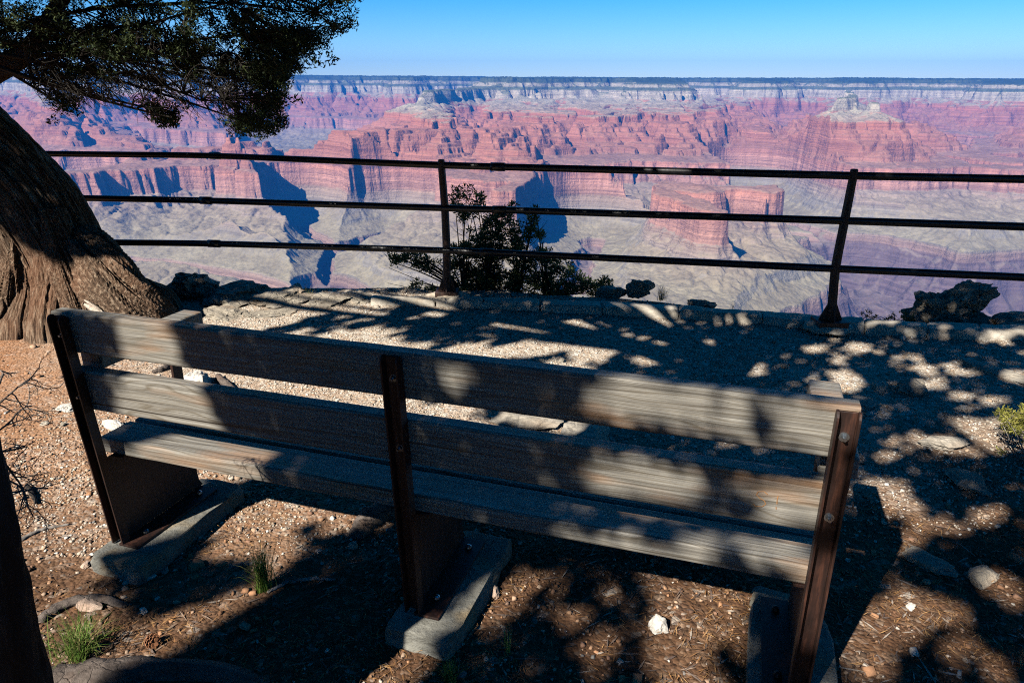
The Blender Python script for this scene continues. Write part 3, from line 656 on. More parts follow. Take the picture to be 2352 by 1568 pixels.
# kerb
def kerb_stone(i, x0, x1, n0, n1, f0, f1, h, lab):
    a0, a1 = g(x0, n0), g(x1, n1); b0, b1 = g(x0, f0, h), g(x1, f1, h)
    nx, ny = 26, 8; bm = bmesh.new(); top = []; 
    for j in range(ny+1):
        row = []
        for k in range(nx+1):
            s, t = k/nx, j/ny
            p = (a0*(1-s)+a1*s)*(1-t)+(b0*(1-s)+b1*s)*t
            e = min(s*nx*5+.5, (1-s)*nx*5+.5, t*ny*1.0, (1-t)*ny, 1.0)
            z = h*(.15+.85*math.sin(min(1, e)*math.pi/2))+.012*mnoise.noise(Vector((p[0]*4, p[1]*4, i)))+.006*mnoise.noise(Vector((p[0]*14, p[1]*14, i)))
            ox = .02*mnoise.noise(Vector((p[0]*6, i, 3)))*(1 if j in (0, ny) else .5); oy = .03*mnoise.noise(Vector((p[0]*5, i*2, 9)))*(1 if j in (0, ny) else .5)
            row.append(bm.verts.new((p[0]+ox, p[1]+oy, z+.0)))
        top.append(row)
    for j in range(ny):
        for k in range(nx): bm.faces.new((top[j][k], top[j][k+1], top[j+1][k+1], top[j+1][k]))
    ring = [top[0][k] for k in range(nx+1)]+[top[j][nx] for j in range(1, ny+1)]+[top[ny][k] for k in range(nx-1, -1, -1)]+[top[j][0] for j in range(ny-1, 0, -1)]
    low = [bm.verts.new((v.co.x, v.co.y, -.12)) for v in ring]; m = len(ring)
    for k in range(m): bm.faces.new((ring[k], low[k], low[(k+1) % m], ring[(k+1) % m]))
    bm.faces.new(low[::-1]); bmesh.ops.recalc_face_normals(bm, faces=bm.faces)
    o = obj('kerb_stone', bm, KERB, smooth=True); tag(o, lab, 'kerb stone', 'flat stones edging the terrace')
KERB = mat_rock('kerb limestone', (.40, .36, .29), (.64, .58, .49), (.54, .40, .27), 4.5, .012, .3)
xs = [852, 1000, 1108, 1240, 1382, 1560, 1750, 1880, 1985, 2130, 2250, 2420]
near = lambda x: np.interp(x, [852, 1000, 1240, 1560, 1750, 1900, 2110, 2420], [697, 703, 712, 729, 742, 758, 769, 781])
farr = lambda x: np.interp(x, [852, 1000, 1240, 1560, 1750, 1900, 2110, 2420], [677, 678, 683, 699, 712, 722, 737, 746])
labs = ['pale kerb stone left of the left fence post', 'kerb stone carrying the left fence post', 'shaded kerb stone just right of the left fence post', 'narrow kerb stone in front of the rim bush',
        'long sunlit kerb stone below the rim rock and grass tuft', 'long kerb stone right of the grass tuft', 'shaded kerb stone left of the right fence post', 'raised kerb stone carrying the right fence post',
        'kerb stone just right of the right fence post', 'flat kerb stone in front of the big boulder', 'kerb stone at the right edge of the picture']
for i in range(len(xs)-1):
    h = .06 if i in (1, 7) else .045+.005*((i*7) % 3-1)
    kerb_stone(i, xs[i]+.5, xs[i+1]-.5, float(near(xs[i])), float(near(xs[i+1])), float(farr(xs[i])), float(farr(xs[i+1])), h, labs[i])

# ------------------------------------------------------------------ BENCH
WOOD = mat_wood(); STEEL = mat_rust('rusty brown steel', (.012, .007, .006), (.035, .016, .012), (.11, .044, .026))
GALV = mat_simple('galvanised bolt', (.30, .33, .35), .28, .9, .15, 90)
CONC = mat_rock('concrete footing', (.15, .15, .135), (.30, .295, .255), (.40, .27, .11), 9, .02, 0.)
KLEAN = .067
bench = empty('park_bench', (-1.4026, 2.2062, 0), -.3157)
tag(bench, 'long weathered wooden park bench on rusty steel supports facing the canyon', 'bench')
def lean(c): return (c.x, c.y-KLEAN*c.z, c.z)
def warp(a, k=.003):
    def f(c):
        c = Vector(c); n = mnoise.noise(Vector((c.x*1.7, a, 0)))
        return Vector((c.x, c.y+n*k, c.z+mnoise.noise(Vector((c.x*1.3, a+5, 0)))*k))
    return f
def board(name, x0, x1, y0, y1, z0, z1, seed, ln=True, parent=bench, label=None):
    bm = bmesh.new(); N_ = 30
    prof = []; r = .008
    for cx_, cy_, a0 in ((y1-r, z1-r, 0), (y0+r, z1-r, 90), (y0+r, z0+r, 180), (y1-r, z0+r, 270)):
        for k in range(4):
            a = math.radians(a0+k*30); prof.append((cx_+r*math.cos(a), cy_+r*math.sin(a)))
    rings = []; wf = warp(seed)
    for i in range(N_+1):
        s = i/N_; x = x0+(x1-x0)*s
        rings.append([bm.verts.new((lean if ln else (lambda c: c))(Vector(wf((x, py_+.0012*mnoise.noise(Vector((x*9, py_*30, seed))), pz_+.0015*mnoise.noise(Vector((x*8, pz_*30, seed+3)))))))) for py_, pz_ in prof])
    m = len(prof)
    for A, B in zip(rings, rings[1:]):
        for k in range(m): bm.faces.new((A[k], B[k], B[(k+1) % m], A[(k+1) % m]))
    bm.faces.new(rings[0]); bm.faces.new(rings[-1][::-1])
    bmesh.ops.recalc_face_normals(bm, faces=bm.faces)
    o = obj(name, bm, WOOD, parent)
    if label: o['label'] = label
    return o
board('back_board', -.044, 2.305, .004, .056, .800, .938, 1)
bb2 = board('back_board', -.03, 2.275, .004, .058, .592, .735, 2)
board('seat_board', -.045, 2.31, .020, .160, .398, .455, 3, False)
board('seat_board', -.040, 2.31, .171, .311, .398, .455, 4, False)
board('seat_board', -.060, 2.30, .322, .462, .398, .455, 5, False)
POSTX = [0.0, 1.1609, 2.279]
for ip, px_ in enumerate(POSTX):
    bm = bmesh.new()
    ztop = .935
    box(bm, px_-.025+.005, px_+.025-.005, -.006, .001, .062, ztop-.006, .0015, lean)
    for sx in (-1, 1):
        xa, xb = (px_-.025, px_-.020) if sx < 0 else (px_+.020, px_+.025)
        # flange with a rounded top
        pr = [(.003, .062), (-.031, .062)]+[(-.014-.017*math.cos(a), ztop-.022+.022*math.sin(a)) for a in np.linspace(0, math.pi, 9)]
        va = [bm.verts.new(lean(Vector((xa, y_, z_)))) for y_, z_ in pr]; vb_ = [bm.verts.new(lean(Vector((xb, y_, z_)))) for y_, z_ in pr]
        bm.faces.new(va); bm.faces.new(vb_[::-1])
        for k in range(len(pr)): bm.faces.new((va[k], vb_[k], vb_[(k+1) % len(pr)], va[(k+1) % len(pr)]))
    bmesh.ops.recalc_face_normals(bm, faces=bm.faces)
    post = obj('post', bm, STEEL, bench)
    if ip == 2: post['label'] = 'right hand post with red brown rust streaks'
    for hz in (.866, .648):
        bm = bmesh.new()
        def yy(z, d): return -KLEAN*z-.006-d
        for rad, d0, d1, nn in ((.0120, 0, .0025, 20), (.0078, .0025, .010, 6), (.0042, .010, .019, 10)):
            A = [bm.verts.new((px_+rad*math.cos(2*math.pi*k/nn), yy(hz, d0), hz+rad*math.sin(2*math.pi*k/nn))) for k in range(nn)]
            B = [bm.verts.new((px_+rad*.96*math.cos(2*math.pi*k/nn), yy(hz, d1), hz+rad*.96*math.sin(2*math.pi*k/nn))) for k in range(nn)]
            bm.faces.new(B)
            for k in range(nn): bm.faces.new((A[k], A[(k+1) % nn], B[(k+1) % nn], B[k]))
        bmesh.ops.recalc_face_normals(bm, faces=bm.faces)
        obj('bolt', bm, GALV, post)
    # side plate carrying the seat, with its base flange turned inwards
    d_ = -1 if ip == 2 else 1
    bm = bmesh.new()
    pr = [(-.003, .066), (.40, .066), (.392, .076), (.382, .095), (.378, .13), (.378, .397), (-.018, .397)]
    for i_, (xa, xb) in enumerate(((px_-.004, px_+.004),)):
        va = [bm.verts.new((xa, y_, z_)) for y_, z_ in pr]; vb_ = [bm.verts.new((xb, y_, z_)) for y_, z_ in pr]
        bm.faces.new(va); bm.faces.new(vb_[::-1])
        for k in range(len(pr)): bm.faces.new((va[k], vb_[k], vb_[(k+1) % len(pr)], va[(k+1) % len(pr)]))
    bmesh.ops.recalc_face_normals(bm, faces=bm.faces)
    sp_ = obj('side_plate', bm, STEEL, bench)
    bm = bmesh.new(); xa, xb = sorted((px_+d_*.005, px_+d_*.088)); box(bm, xa, xb, -.035, .385, .0585, .0675, .0015)
    bf = obj('base_flange', bm, STEEL, bench)
    for yb in (.05, .33):
        bm = bmesh.new(); bmesh.ops.create_uvsphere(bm, u_segments=12, v_segments=6, radius=.012)
        for v in bm.verts: v.co = Vector((v.co.x+px_+d_*.045, v.co.y+yb, max(v.co.z, -.004)+.07))
        obj('bolt', bm, GALV if ip != 2 else STEEL, bf)
    # seat brace under the boards
    bm = bmesh.new(); xa, xb = sorted((px_+d_*.004, px_+d_*.045)); box(bm, xa, xb, .02, .378, .388, .3965, .001); obj('seat_bracket', bm, STEEL, bench)
    # footing
    bm = bmesh.new()
    cx_, hx, y0, y1 = (px_+(.055 if d_ > 0 else -.005), .112, -.12, .450)
    if ip == 1: y0, y1 = -.10, .445
    n = 88; rings = []
    for lev, (zz, gr_) in enumerate(((-.08, .008), (.030, .002), (.050, 0), (.0570, -.002), (.058, -.012), (.058, -.06))):
        ring = []
        for k in range(n):
            a = 2*math.pi*k/n+.001; ca, sa = math.cos(a), math.sin(a); e = .17
            qx = math.copysign(abs(ca)**e, ca)*(hx+gr_); qy = math.copysign(abs(sa)**e, sa)*((y1-y0)/2+gr_)
            nn = mnoise.noise(Vector((qx*9+ip*4, qy*9, zz*14)))*.028+mnoise.noise(Vector((qx*30, qy*30+ip, zz*30)))*.009
            ring.append(bm.verts.new((cx_+qx+nn, (y0+y1)/2+qy+nn, zz+(nn*.15 if lev > 2 else 0)-(.0 if lev < 3 else 0))))
        rings.append(ring)
    for A, B in zip(rings, rings[1:]):
        for k in range(n): bm.faces.new((A[k], A[(k+1) % n], B[(k+1) % n], B[k]))
    bm.faces.new(rings[-1]); obj('footing', bm, CONC, bench)
for ia, px_ in enumerate((-.004, 2.292)):
    arm = board('armrest', 0, 0.01, 0, .01, 0, .01, 7+ia)
    bpy.data.objects.remove(arm)
    bm = bmesh.new(); box(bm, px_-.044, px_+.044, .014, .500, .722, .782, .008, None, 3)
    bmesh.ops.translate(bm, verts=bm.verts, vec=(0, 0, 0))
    for v in bm.verts: v.co.y -= 0.0; v.co = Vector((v.co.x, v.co.y, v.co.z+.004*mnoise.noise(v.co*3)))
    a_ = obj('armrest', bm, bpy.data.materials['weathered wood end'] if 'weathered wood end' in bpy.data.materials else WOOD, bench)
    if ia == 1: a_['label'] = 'right armrest with a pale sunlit front end'
    bm = bmesh.new(); box(bm, px_-.006, px_+.006, .345, .392, .397, .7205, .0015)
    obj('armrest_support', bm, STEEL, bench)
# scratched letters on the lower back board
CARVE = mat_simple('scratched orange wood', (.42, .20, .07), .8)
bm = bmesh.new()
def strip(bm, pts, w, y):
    pts = [Vector((a, 0, b)) for a, b in pts]; L = []
    for i, p in enumerate(pts):
        t = (pts[min(i+1, len(pts)-1)]-pts[max(0, i-1)]).normalized(); nrm = Vector((-t.z, 0, t.x))
        L.append([bm.verts.new(lean(Vector((q.x, y, q.z)))) for q in (p-nrm*w, p+nrm*w)])
    for A, B in zip(L, L[1:]): bm.faces.new((A[0], A[1], B[1], B[0]))
sx0, sz0 = 2.125, .640
strip(bm, [(sx0+.013, sz0+.040), (sx0+.004, sz0+.046), (sx0-.009, sz0+.043), (sx0-.012, sz0+.034), (sx0-.004, sz0+.026), (sx0+.008, sz0+.020), (sx0+.012, sz0+.011), (sx0+.004, sz0+.002), (sx0-.010, sz0+.001), (sx0-.017, sz0+.005)], .0011, .0022)
strip(bm, [(sx0+.037, sz0+.040), (sx0+.036, sz0+.028), (sx0+.037, sz0+.016)], .0010, .0022); strip(bm, [(sx0+.036, sz0+.008), (sx0+.037, sz0+.001)], .0010, .0022)
obj('scratched_letters', bm, CARVE, bb2)

# ------------------------------------------------------------------ FENCE
IRON = mat_simple('black pipe rail', (.012, .012, .014), .35, .1, .5, 30, .001)
IRONR = mat_rust('dark rusted iron', (.02, .013, .011), (.05, .026, .019), (.10, .045, .03), .6)
fence = empty('guard_fence', (0, 0, 0)); tag(fence, 'black iron guard rail fence of three pipe rails along the canyon rim', 'fence')
B1 = g(1027, 668, .085); B2 = g(1906, 735, .085)
RPX = [((1014, 380), (1960, 404), (480, 357), (120, 353.5), (2420, 413)), ((1022, 478), (1940, 507), (457, 460), (190, 455), (2420, 523)), ((1026, 575), (1918, 617), (476, 559), (230, 556.5), (2420, 640))]
railr = .0255
def smooth_line(P, n=10):
    P = [np.array(p, float) for p in P]; out = []
    for a, b in zip(P, P[1:]):
        for t in np.linspace(0, 1, n, endpoint=False): out.append(a+(b-a)*t)
    out.append(P[-1]); out = np.array(out)
    for _ in range(3): out[1:-1] = (out[:-2]+out[1:-1]*2+out[2:])/4
    return out
RAILS = []
for (p1, p2, pb, pl_, pr_) in RPX:
    z1 = atY(*p1, B1[1])[2]; z2 = atY(*p2, B2[1])[2]
    q1 = atY(*p1, B1[1]); q2 = atY(*p2, B2[1]); qb = g(*pb, z1+.004); ql = g(*pl_, z1+.008); qr = g(*pr_, z2+(z2-z1)*.35)
    qr = q2+(qr-q2)*1.5; ql = ql+(ql-qb)*.35
    L_ = smooth_line([qr, q2, q1, qb, ql]); RAILS.append((q1, q2, qb, L_))
    bm = bmesh.new(); tube(bm, L_, [railr]*len(L_), 14); obj('rail', bm, IRON, fence, True)
def coupling(c, dr, ln=.055):
    bm = bmesh.new(); c = np.array(c); dr = np.array(dr)/np.linalg.norm(dr)
    tube(bm, [c-dr*ln, c-dr*ln*.98, c+dr*ln*.98, c+dr*ln], [railr+.001, railr+.006, railr+.006, railr+.001], 16); obj('coupling', bm, IRON, fence, True)
for (q1, q2, qb, L_), f1 in zip(RAILS, (.155, .155, .118)):
    coupling(q1+(q2-q1)*f1, q2-q1)
    coupling(qb+(q1-qb)*.03, q1-qb, .05)
for B, ia in ((B1, 0), (B2, 1)):
    top = RAILS[0][ia]+np.array([0, 0, .045]); bm = bmesh.new()
    tp = [B+(np.array([0, 0, -.01])), B+np.array([0, 0, .12])]+[r[ia] for r in RAILS[::-1]]+[top-np.array([0, 0, .008]), top]
    # square, slightly bent post tapering towards the top
    P = smooth_line(tp, 6); n_ = len(P)
    tube(bm, P, list(np.interp(np.linspace(0, 1, n_), [0, .5, .93, .98, 1], [.034, .030, .024, .020, .008])), 8)
    post = obj('post', bm, IRONR, fence)
    bm = bmesh.new(); wd = .085 if ia else .075
    for sg in ((1, 0), (-1, 0), (0, 1), (0, -1)):
        a = np.array([sg[0], sg[1], 0.]); pz = np.array([-sg[1], sg[0], 0.])*.005
        tri = [B+a*.02, B+a*wd, B+a*.026+np.array([0, 0, .13]), B+a*.01+np.array([0, 0, .13])]
        va = [bm.verts.new(t_-pz) for t_ in tri]; vb_ = [bm.verts.new(t_+pz) for t_ in tri]
        bm.faces.new(va); bm.faces.new(vb_[::-1])
        for k in range(4): bm.faces.new((va[k], vb_[k], vb_[(k+1) % 4], va[(k+1) % 4]))
    for v in box(bm, B[0]-wd-.015, B[0]+wd+.015, B[1]-wd, B[1]+wd, B[2]-.05, B[2]+.006, .003): pass
    bmesh.ops.recalc_face_normals(bm, faces=bm.faces)
    obj('base_plate', bm, IRONR, fence)
    bm = bmesh.new(); bmesh.ops.create_icosphere(bm, subdivisions=4, radius=1)
    for v in bm.verts:
        d = v.co.normalized(); r_ = 1+.2*mnoise.noise(d*2+Vector((ia*5, 0, 0)))+.06*mnoise.noise(d*7)
        v.co = Vector((B[0]+d.x*r_*.17, B[1]+.01+d.y*r_*.13, B[2]-.055+d.z*r_*.045))
    obj('mortar_base', bm, KERB, fence, True)
# ------------------------------------------------------------------ TREES
def inpoly(q, poly):
    x, y = q[:, 0], q[:, 1]; r = np.zeros(len(q), bool); P = np.asarray(poly, float); j = len(P)-1
    for i in range(len(P)):
        xi, yi = P[i]; xj, yj = P[j]
        c = ((yi > y) != (yj > y)) & (x < (xj-xi)*(y-yi)/((yj-yi) if yj != yi else 1e-9)+xi)
        r ^= c; j = i
    return r
def loft(path, radii, prof, nth=200, nz=180, vs=1.0):
    """trunk surface: path knots (z-parameter order), radii, prof(theta, t)->factor; returns mesh with UVs"""
    K = np.array(path, float); t = np.linspace(0, 1, nz); kt = np.linspace(0, 1, len(K))
    C = np.stack([np.interp(t, kt, K[:, i]) for i in range(3)], -1); R = np.interp(t, kt, radii)
    ker = np.ones(15)/15
    for a in (C[:, 0], C[:, 1], C[:, 2]): a[7:-7] = np.convolve(a, ker, 'valid')
    R[7:-7] = np.convolve(R, ker, 'valid')
    T = np.gradient(C, axis=0); T /= np.linalg.norm(T, axis=1)[:, None]
    A = np.cross(T, [0.05, 1, .02]); A /= np.linalg.norm(A, axis=1)[:, None]; B = np.cross(T, A)
    th = np.linspace(0, 2*np.pi, nth, endpoint=False); TH_, TT = np.meshgrid(th, t)
    f = prof(TH_, TT)*R[:, None]
    V = C[:, None]+A[:, None]*(np.cos(th)[None, :, None]*f[..., None])+B[:, None]*(np.sin(th)[None, :, None]*f[..., None])
    i = np.arange(nz-1)[:, None]*nth+np.arange(nth)[None]; j = np.arange(nz-1)[:, None]*nth+(np.arange(nth)[None]+1) % nth
    return V.reshape(-1, 3), np.stack([i, j, j+nth, i+nth], -1).reshape(-1, 4), np.stack([TH_, TT], -1).reshape(-1, 2)
def cyc(th, fr, tt, fz, seed=0):
    """noise periodic in theta"""
    return pn(np.cos(th)*fr+seed+tt*fz, np.sin(th)*fr+seed*1.7+tt*fz*.6)
def trunk_mesh(name, parts):
    Vs, Fs, U, c = [], [], [], 0
    for (V, Fc, uv) in parts: Vs.append(V); Fs.append(Fc+c); U.append(uv); c += len(V)
    V = np.concatenate(Vs); Fc = np.concatenate(Fs); U = np.concatenate(U); me = np_mesh(name, V, Fc, 4)
    uvl = me.uv_layers.new(name='bark'); lu = U[Fc.ravel()].copy()
    q = lu[:, 0].reshape(-1, 4); wrap = (q.max(1)-q.min(1)) > 3.; q[wrap] = np.where(q[wrap] < 1, q[wrap]+2*np.pi, q[wrap]); lu[:, 0] = q.ravel()
    uvl.data.foreach_set('uv', lu.astype(np.float32).ravel()); return me
BARKJ = mat_bark('juniper bark', (.04, .023, .014), (.20, .122, .074), (.52, .40, .285), (13, 34, 1), .03, True)
BARKP = mat_bark('pine bark', (.010, .008, .007), (.028, .020, .016), (.07, .055, .045), (5, 9, 1), .03, True)
TWIG = mat_bark('twig bark', (.010, .008, .007), (.022, .018, .014), (.06, .05, .04), (30, 30, 30), .002)
GREYT = mat_bark('bare grey twig', (.12, .11, .10), (.24, .22, .20), (.40, .37, .34), (30, 30, 30), .002)
LEAFJ = mat_leaf('juniper foliage', (.012, .022, .009), (.024, .040, .014), (.065, .085, .024), .12)
LEAFP = mat_leaf('pine foliage', (.020, .035, .014), (.035, .06, .02), (.06, .09, .03), .0)

# --- the big twisted juniper
jun = empty('juniper_tree', (0, 0, 0)); tag(jun, 'huge twisted juniper with fluted brown trunk at the left edge of the rim', 'tree')
def jprof(th, t):
    tw = th+.7*t+.25*pn(t*3, t*0+2.)
    lob = np.abs(np.sin(1.5*tw+.6+.5*cyc(tw, .8, t, 1., 5)))**.55
    r = .82+.36*lob+.17*cyc(tw, 1.6, t, 1.4, 3)
    r = r+.15*(.5-np.abs(cyc(tw, 3.2, t, 2.0, 9))*1.5)+.10*(.5-np.abs(cyc(tw, 8, t, 4.5, 14))*1.7)+.055*(.5-np.abs(cyc(tw, 22, t, 11, 5))*1.7)+.04*cyc(tw, 48, t, 24, 8)+.022*cyc(tw, 90, t, 60, 8)
    return r-.06
jp = [(-3.26, 5.15, -.25), (-3.26, 5.15, .0), (-3.32, 5.18, .25), (-3.40, 5.2, .5), (-3.58, 5.2, .85), (-3.87, 5.2, 1.2), (-4.12, 5.22, 1.5), (-4.35, 5.25, 1.85), (-4.4, 5.3, 2.3), (-4.75, 5.35, 3.0), (-4.9, 5.3, 3.8)]
jr = [.54, .45, .38, .36, .37, .38, .37, .36, .34, .28, .15]
t1 = loft(jp, [r_*.88 for r_ in jr], jprof, 620, 460)
strands = []
for i_ in range(9):
    ph = i_*2*math.pi/9+[.0, .22, -.15, .1, -.2, .15, .0, -.1, .2][i_]; pth = []; rr_ = []
    for j_ in range(9):
        c_ = jp[j_]; R_ = jr[j_]; a_ = ph+.10*j_+.10*math.sin(j_*1.7+i_*2.1); o_ = R_*(.80+.10*math.sin(j_*1.3+i_)) + (.10 if j_ < 2 else 0)
        pth.append((c_[0]+math.cos(a_)*o_, c_[1]+math.sin(a_)*o_*.95, c_[2]+(-.03 if j_ == 0 else 0)))
        rr_.append(R_*[.34, .27, .36, .24, .31, .38, .26, .33, .29][i_]*(1+.22*math.sin(j_*1.9+i_*1.3))*(1.15 if j_ < 2 else 1))
    sd_ = i_*7.3
    strands.append(loft(pth, rr_, lambda th, t, sd_=sd_: 1+.14*cyc(th+t, 2.2, t, 5, sd_)+.13*(.4-np.abs(cyc(th+.6*t, 6, t, 6, sd_+2)))+.07*(.4-np.abs(cyc(th, 14, t, 14, sd_+5)))+.03*cyc(th, 30, t, 40, sd_), 150, 420))
def bprof(th, t): return 1+.24*cyc(th+2*t, 1.8, t, 2, 21)+.14*cyc(th+2*t, 5, t, 2.5, 2)+.10*(.4-np.abs(cyc(th+t, 14, t, 3, 7)))+.05*cyc(th+t, 34, t, 5, 4)+.02*cyc(th, 70, t, 14, 9)
t2 = loft([(-3.10, 5.08, .62), (-2.98, 5.00, .48), (-2.87, 4.92, .32), (-2.77, 4.89, .14), (-2.67, 4.89, .0), (-2.56, 4.92, -.14)], [.10, .18, .225, .235, .225, .18], bprof, 220, 140)
t3 = loft([(-3.45, 5.02, .62), (-3.50, 4.95, .38), (-3.56, 4.86, .16), (-3.66, 4.74, .0), (-3.8, 4.6, -.10)], [.12, .15, .165, .14, .09], bprof, 300, 180)
t4 = loft([(-3.22, 5.0, .80), (-3.14, 4.92, .50), (-3.08, 4.84, .25), (-3.02, 4.76, .05), (-2.95, 4.66, -.08)], [.08, .115, .12, .115, .08], bprof, 240, 180)
t5 = loft([(-3.6, 5.1, 1.15), (-3.80, 4.95, 1.5), (-3.95, 4.8, 1.9), (-4.1, 4.6, 2.4)], [.12, .16, .16, .11], bprof, 120, 90)
limb = loft([tuple(atY(x_, y_, Y_)) for x_, y_, Y_ in ((-260, 330, 5.1), (-110, 215, 5.0), (-20, 168, 4.9), (40, 135, 4.8), (75, 112, 4.75), (105, 60, 4.7), (160, -30, 4.7), (260, -140, 4.6))], [.085, .075, .062, .055, .048, .04, .035, .02], bprof, 40, 90)
obj('trunk', trunk_mesh('juniper_trunk', [t1, t2, t3, t4, t5, limb]+strands), BARKJ, jun, True)
# splintered slabs of wood on the burl
bm = bmesh.new()
for (a, b, r_) in (((-2.93, 4.70, .21), (-2.70, 4.66, .10), .022), ((-2.95, 4.70, .17), (-2.74, 4.65, .045), .016), ((-2.92, 4.69, .245), (-2.80, 4.67, .17), .012)):
    a, b = np.array(a), np.array(b); tube(bm, [a, a+(b-a)*.3, a+(b-a)*.7, b], [r_*.5, r_, r_*.9, r_*.3], 5, True, .3)
obj('splinter', bm, mat_bark('bleached wood', (.25, .2, .16), (.55, .46, .37), (.72, .65, .56), (40, 40, 6), .004), jun)
def clump_leaves(A, n, rad, L, W, bias=(0, 0, .3)):
    """n leaf sprigs around each anchor"""
    m = len(A); C = np.repeat(A, n, 0); off = rdir(m*n)*(RNG.uniform(0, 1, m*n)**.45)[:, None]*np.repeat(rad, n)[:, None]; off[:, 2] *= .75
    D = off/(np.linalg.norm(off, axis=1)[:, None]+1e-9)+rdir(m*n)*.8+np.array(bias); D /= np.linalg.norm(D, axis=1)[:, None]
    Wv = np.cross(D, rdir(m*n)); Wv /= np.linalg.norm(Wv, axis=1)[:, None]+1e-9
    return C+off, D, Wv, L*RNG.uniform(.6, 1.4, m*n), W*RNG.uniform(.6, 1.3, m*n)
def sample_poly(poly, n, Y0, Y1):
    P = np.array(poly, float); lo, hi = P.min(0), P.max(0); out = []
    while len(out) < n:
        q = RNG.uniform(lo, hi, (n*2, 2)); out += list(q[inpoly(q, P)])
    out = out[:n]; return np.array([atY(q[0], q[1], RNG.uniform(Y0, Y1)) for q in out])
TW = TubeSet(4)
bough_pts = []
def bough(p0, p2, r0, r1, sag=.12, n=18):
    p0 = np.array(p0, float); p2 = np.array(p2, float); mid = (p0+p2)/2+np.array([0, 0, sag])+RNG.normal(0, .07, 3)
    P = np.array(bez(p0, mid, p2, n)); P[1:-1] += np.cumsum(RNG.normal(0, .008, (n-2, 3)), 0); TW.add(P, r0, r1)
    bough_pts.append(P[3:]); return P
FJ = [([(-80, -120), (830, -120), (822, 10), (800, 60), (742, 100), (700, 118), (640, 110), (520, 95), (400, 60), (250, 70), (100, 55), (-80, 60)], 380, 3.9, 5.6),
      ([(560, 60), (760, 70), (735, 115), (700, 140), (655, 170), (600, 160), (560, 120)], 85, 4.0, 5.0),
      ([(560, 150), (680, 140), (655, 190), (640, 235), (645, 285), (610, 314), (570, 300), (535, 308), (548, 250), (590, 225), (560, 190)], 105, 4.2, 4.8),
      ([(-60, 50), (200, 60), (420, 70), (520, 105), (380, 140), (180, 130), (-60, 110)], 120, 4.0, 5.4),
      ([(115, 215), (180, 225), (165, 262), (125, 268)], 10, 4.5, 4.7), ([(325, 232), (400, 240), (412, 275), (390, 300), (360, 278)], 18, 4.5, 4.7),
      ([(60, 120), (260, 130), (250, 190), (90, 180)], 22, 4.3, 5.2), ([(400, 120), (560, 130), (540, 200), (420, 190)], 26, 4.2, 5.0),
      ([(-400, -1100), (900, -1100), (860, -150), (-400, -150)], 420, 3.7, 6.0)]
for _ in range(34):
    y0 = RNG.uniform(-420, 150); st = atY(RNG.uniform(-140, -40), y0, RNG.uniform(4.6, 5.2))
    ex = RNG.uniform(420, 790); ey = np.clip(RNG.uniform(y0-120, y0+170), -500, 60 if ex > 690 else 230); en = atY(ex, ey, RNG.uniform(4.0, 5.2)); bough(st, en, .016, .004, RNG.uniform(.02, .2))
for pts in (((-40, 150), (160, 205), (400, 262)), ((-30, 120), (250, 180), (575, 285)), ((0, 155), (200, 220), (395, 270)), ((60, 110), (330, 150), (620, 250)), ((-20, 140), (60, 190), (150, 245)), ((200, 60), (450, 150), (640, 180))):
    Yb = RNG.uniform(4.4, 4.8); a, b, c = [atY(*p_, Yb) for p_ in pts]; P = np.array(bez(a, b*2-(a+c)/2, c, 22)); TW.add(P, .014, .004); bough_pts.append(P[4:])
BP = np.concatenate(bough_pts)
anch = np.concatenate([sample_poly(p_, n_, a_, b_) for p_, n_, a_, b_ in FJ])
for a in anch[:950]:
    dd = np.linalg.norm((BP-a)*np.array([1, .6, 1.3]), axis=1)+np.where(BP[:, 0] > a[0]+.05, .25, 0); b = BP[np.argmin(dd)]
    m_ = (a+b)/2+RNG.normal(0, .05, 3); TW.add(bez(b, m_, a, 7), .0045, .0018)
# bare twigs hanging through the inner crown
inner = sample_poly([(20, 70), (300, 60), (560, 120), (600, 200), (560, 270), (420, 230), (200, 225), (60, 215)], 800, 4.1, 5.2)
for a in inner:
    dd = np.linalg.norm(BP-a, axis=1); b = BP[np.argmin(dd+RNG.uniform(0, .15, len(dd)))]
    d = a-b; P = bez(b, b+d*.5+np.array([0, 0, .05]), a+np.array([.05, 0, -.05]), 8); TW.add(P, .0046, .0014)
    for _ in range(3):
        s = P[random.randint(2, 7)]; e = s+np.array([random.uniform(-.02, .14), random.uniform(-.08, .08), random.uniform(-.14, .06)]); TW.add(bez(s, (s+e)/2+RNG.normal(0, .02, 3), e, 5), .0018, .0007)
crown = obj('branches', TW.mesh('juniper_branches'), TWIG, jun)
C, D, Wv, L_, W_ = clump_leaves(anch, 92, np.full(len(anch),   .060), .0115, .0040)
C2, D2, W2, L2, Wd2 = clump_leaves(anch[RNG.integers(0, len(anch), 500)]+RNG.normal(0, .06, (500, 3)), 26, np.full(500, .045), .014, .005)
obj('crown', quads_mesh('juniper_crown', np.concatenate([C, C2]), np.concatenate([D, D2]), np.concatenate([Wv, W2]), np.concatenate([L_, L2]), np.concatenate([W_, Wd2])), LEAFJ, jun)

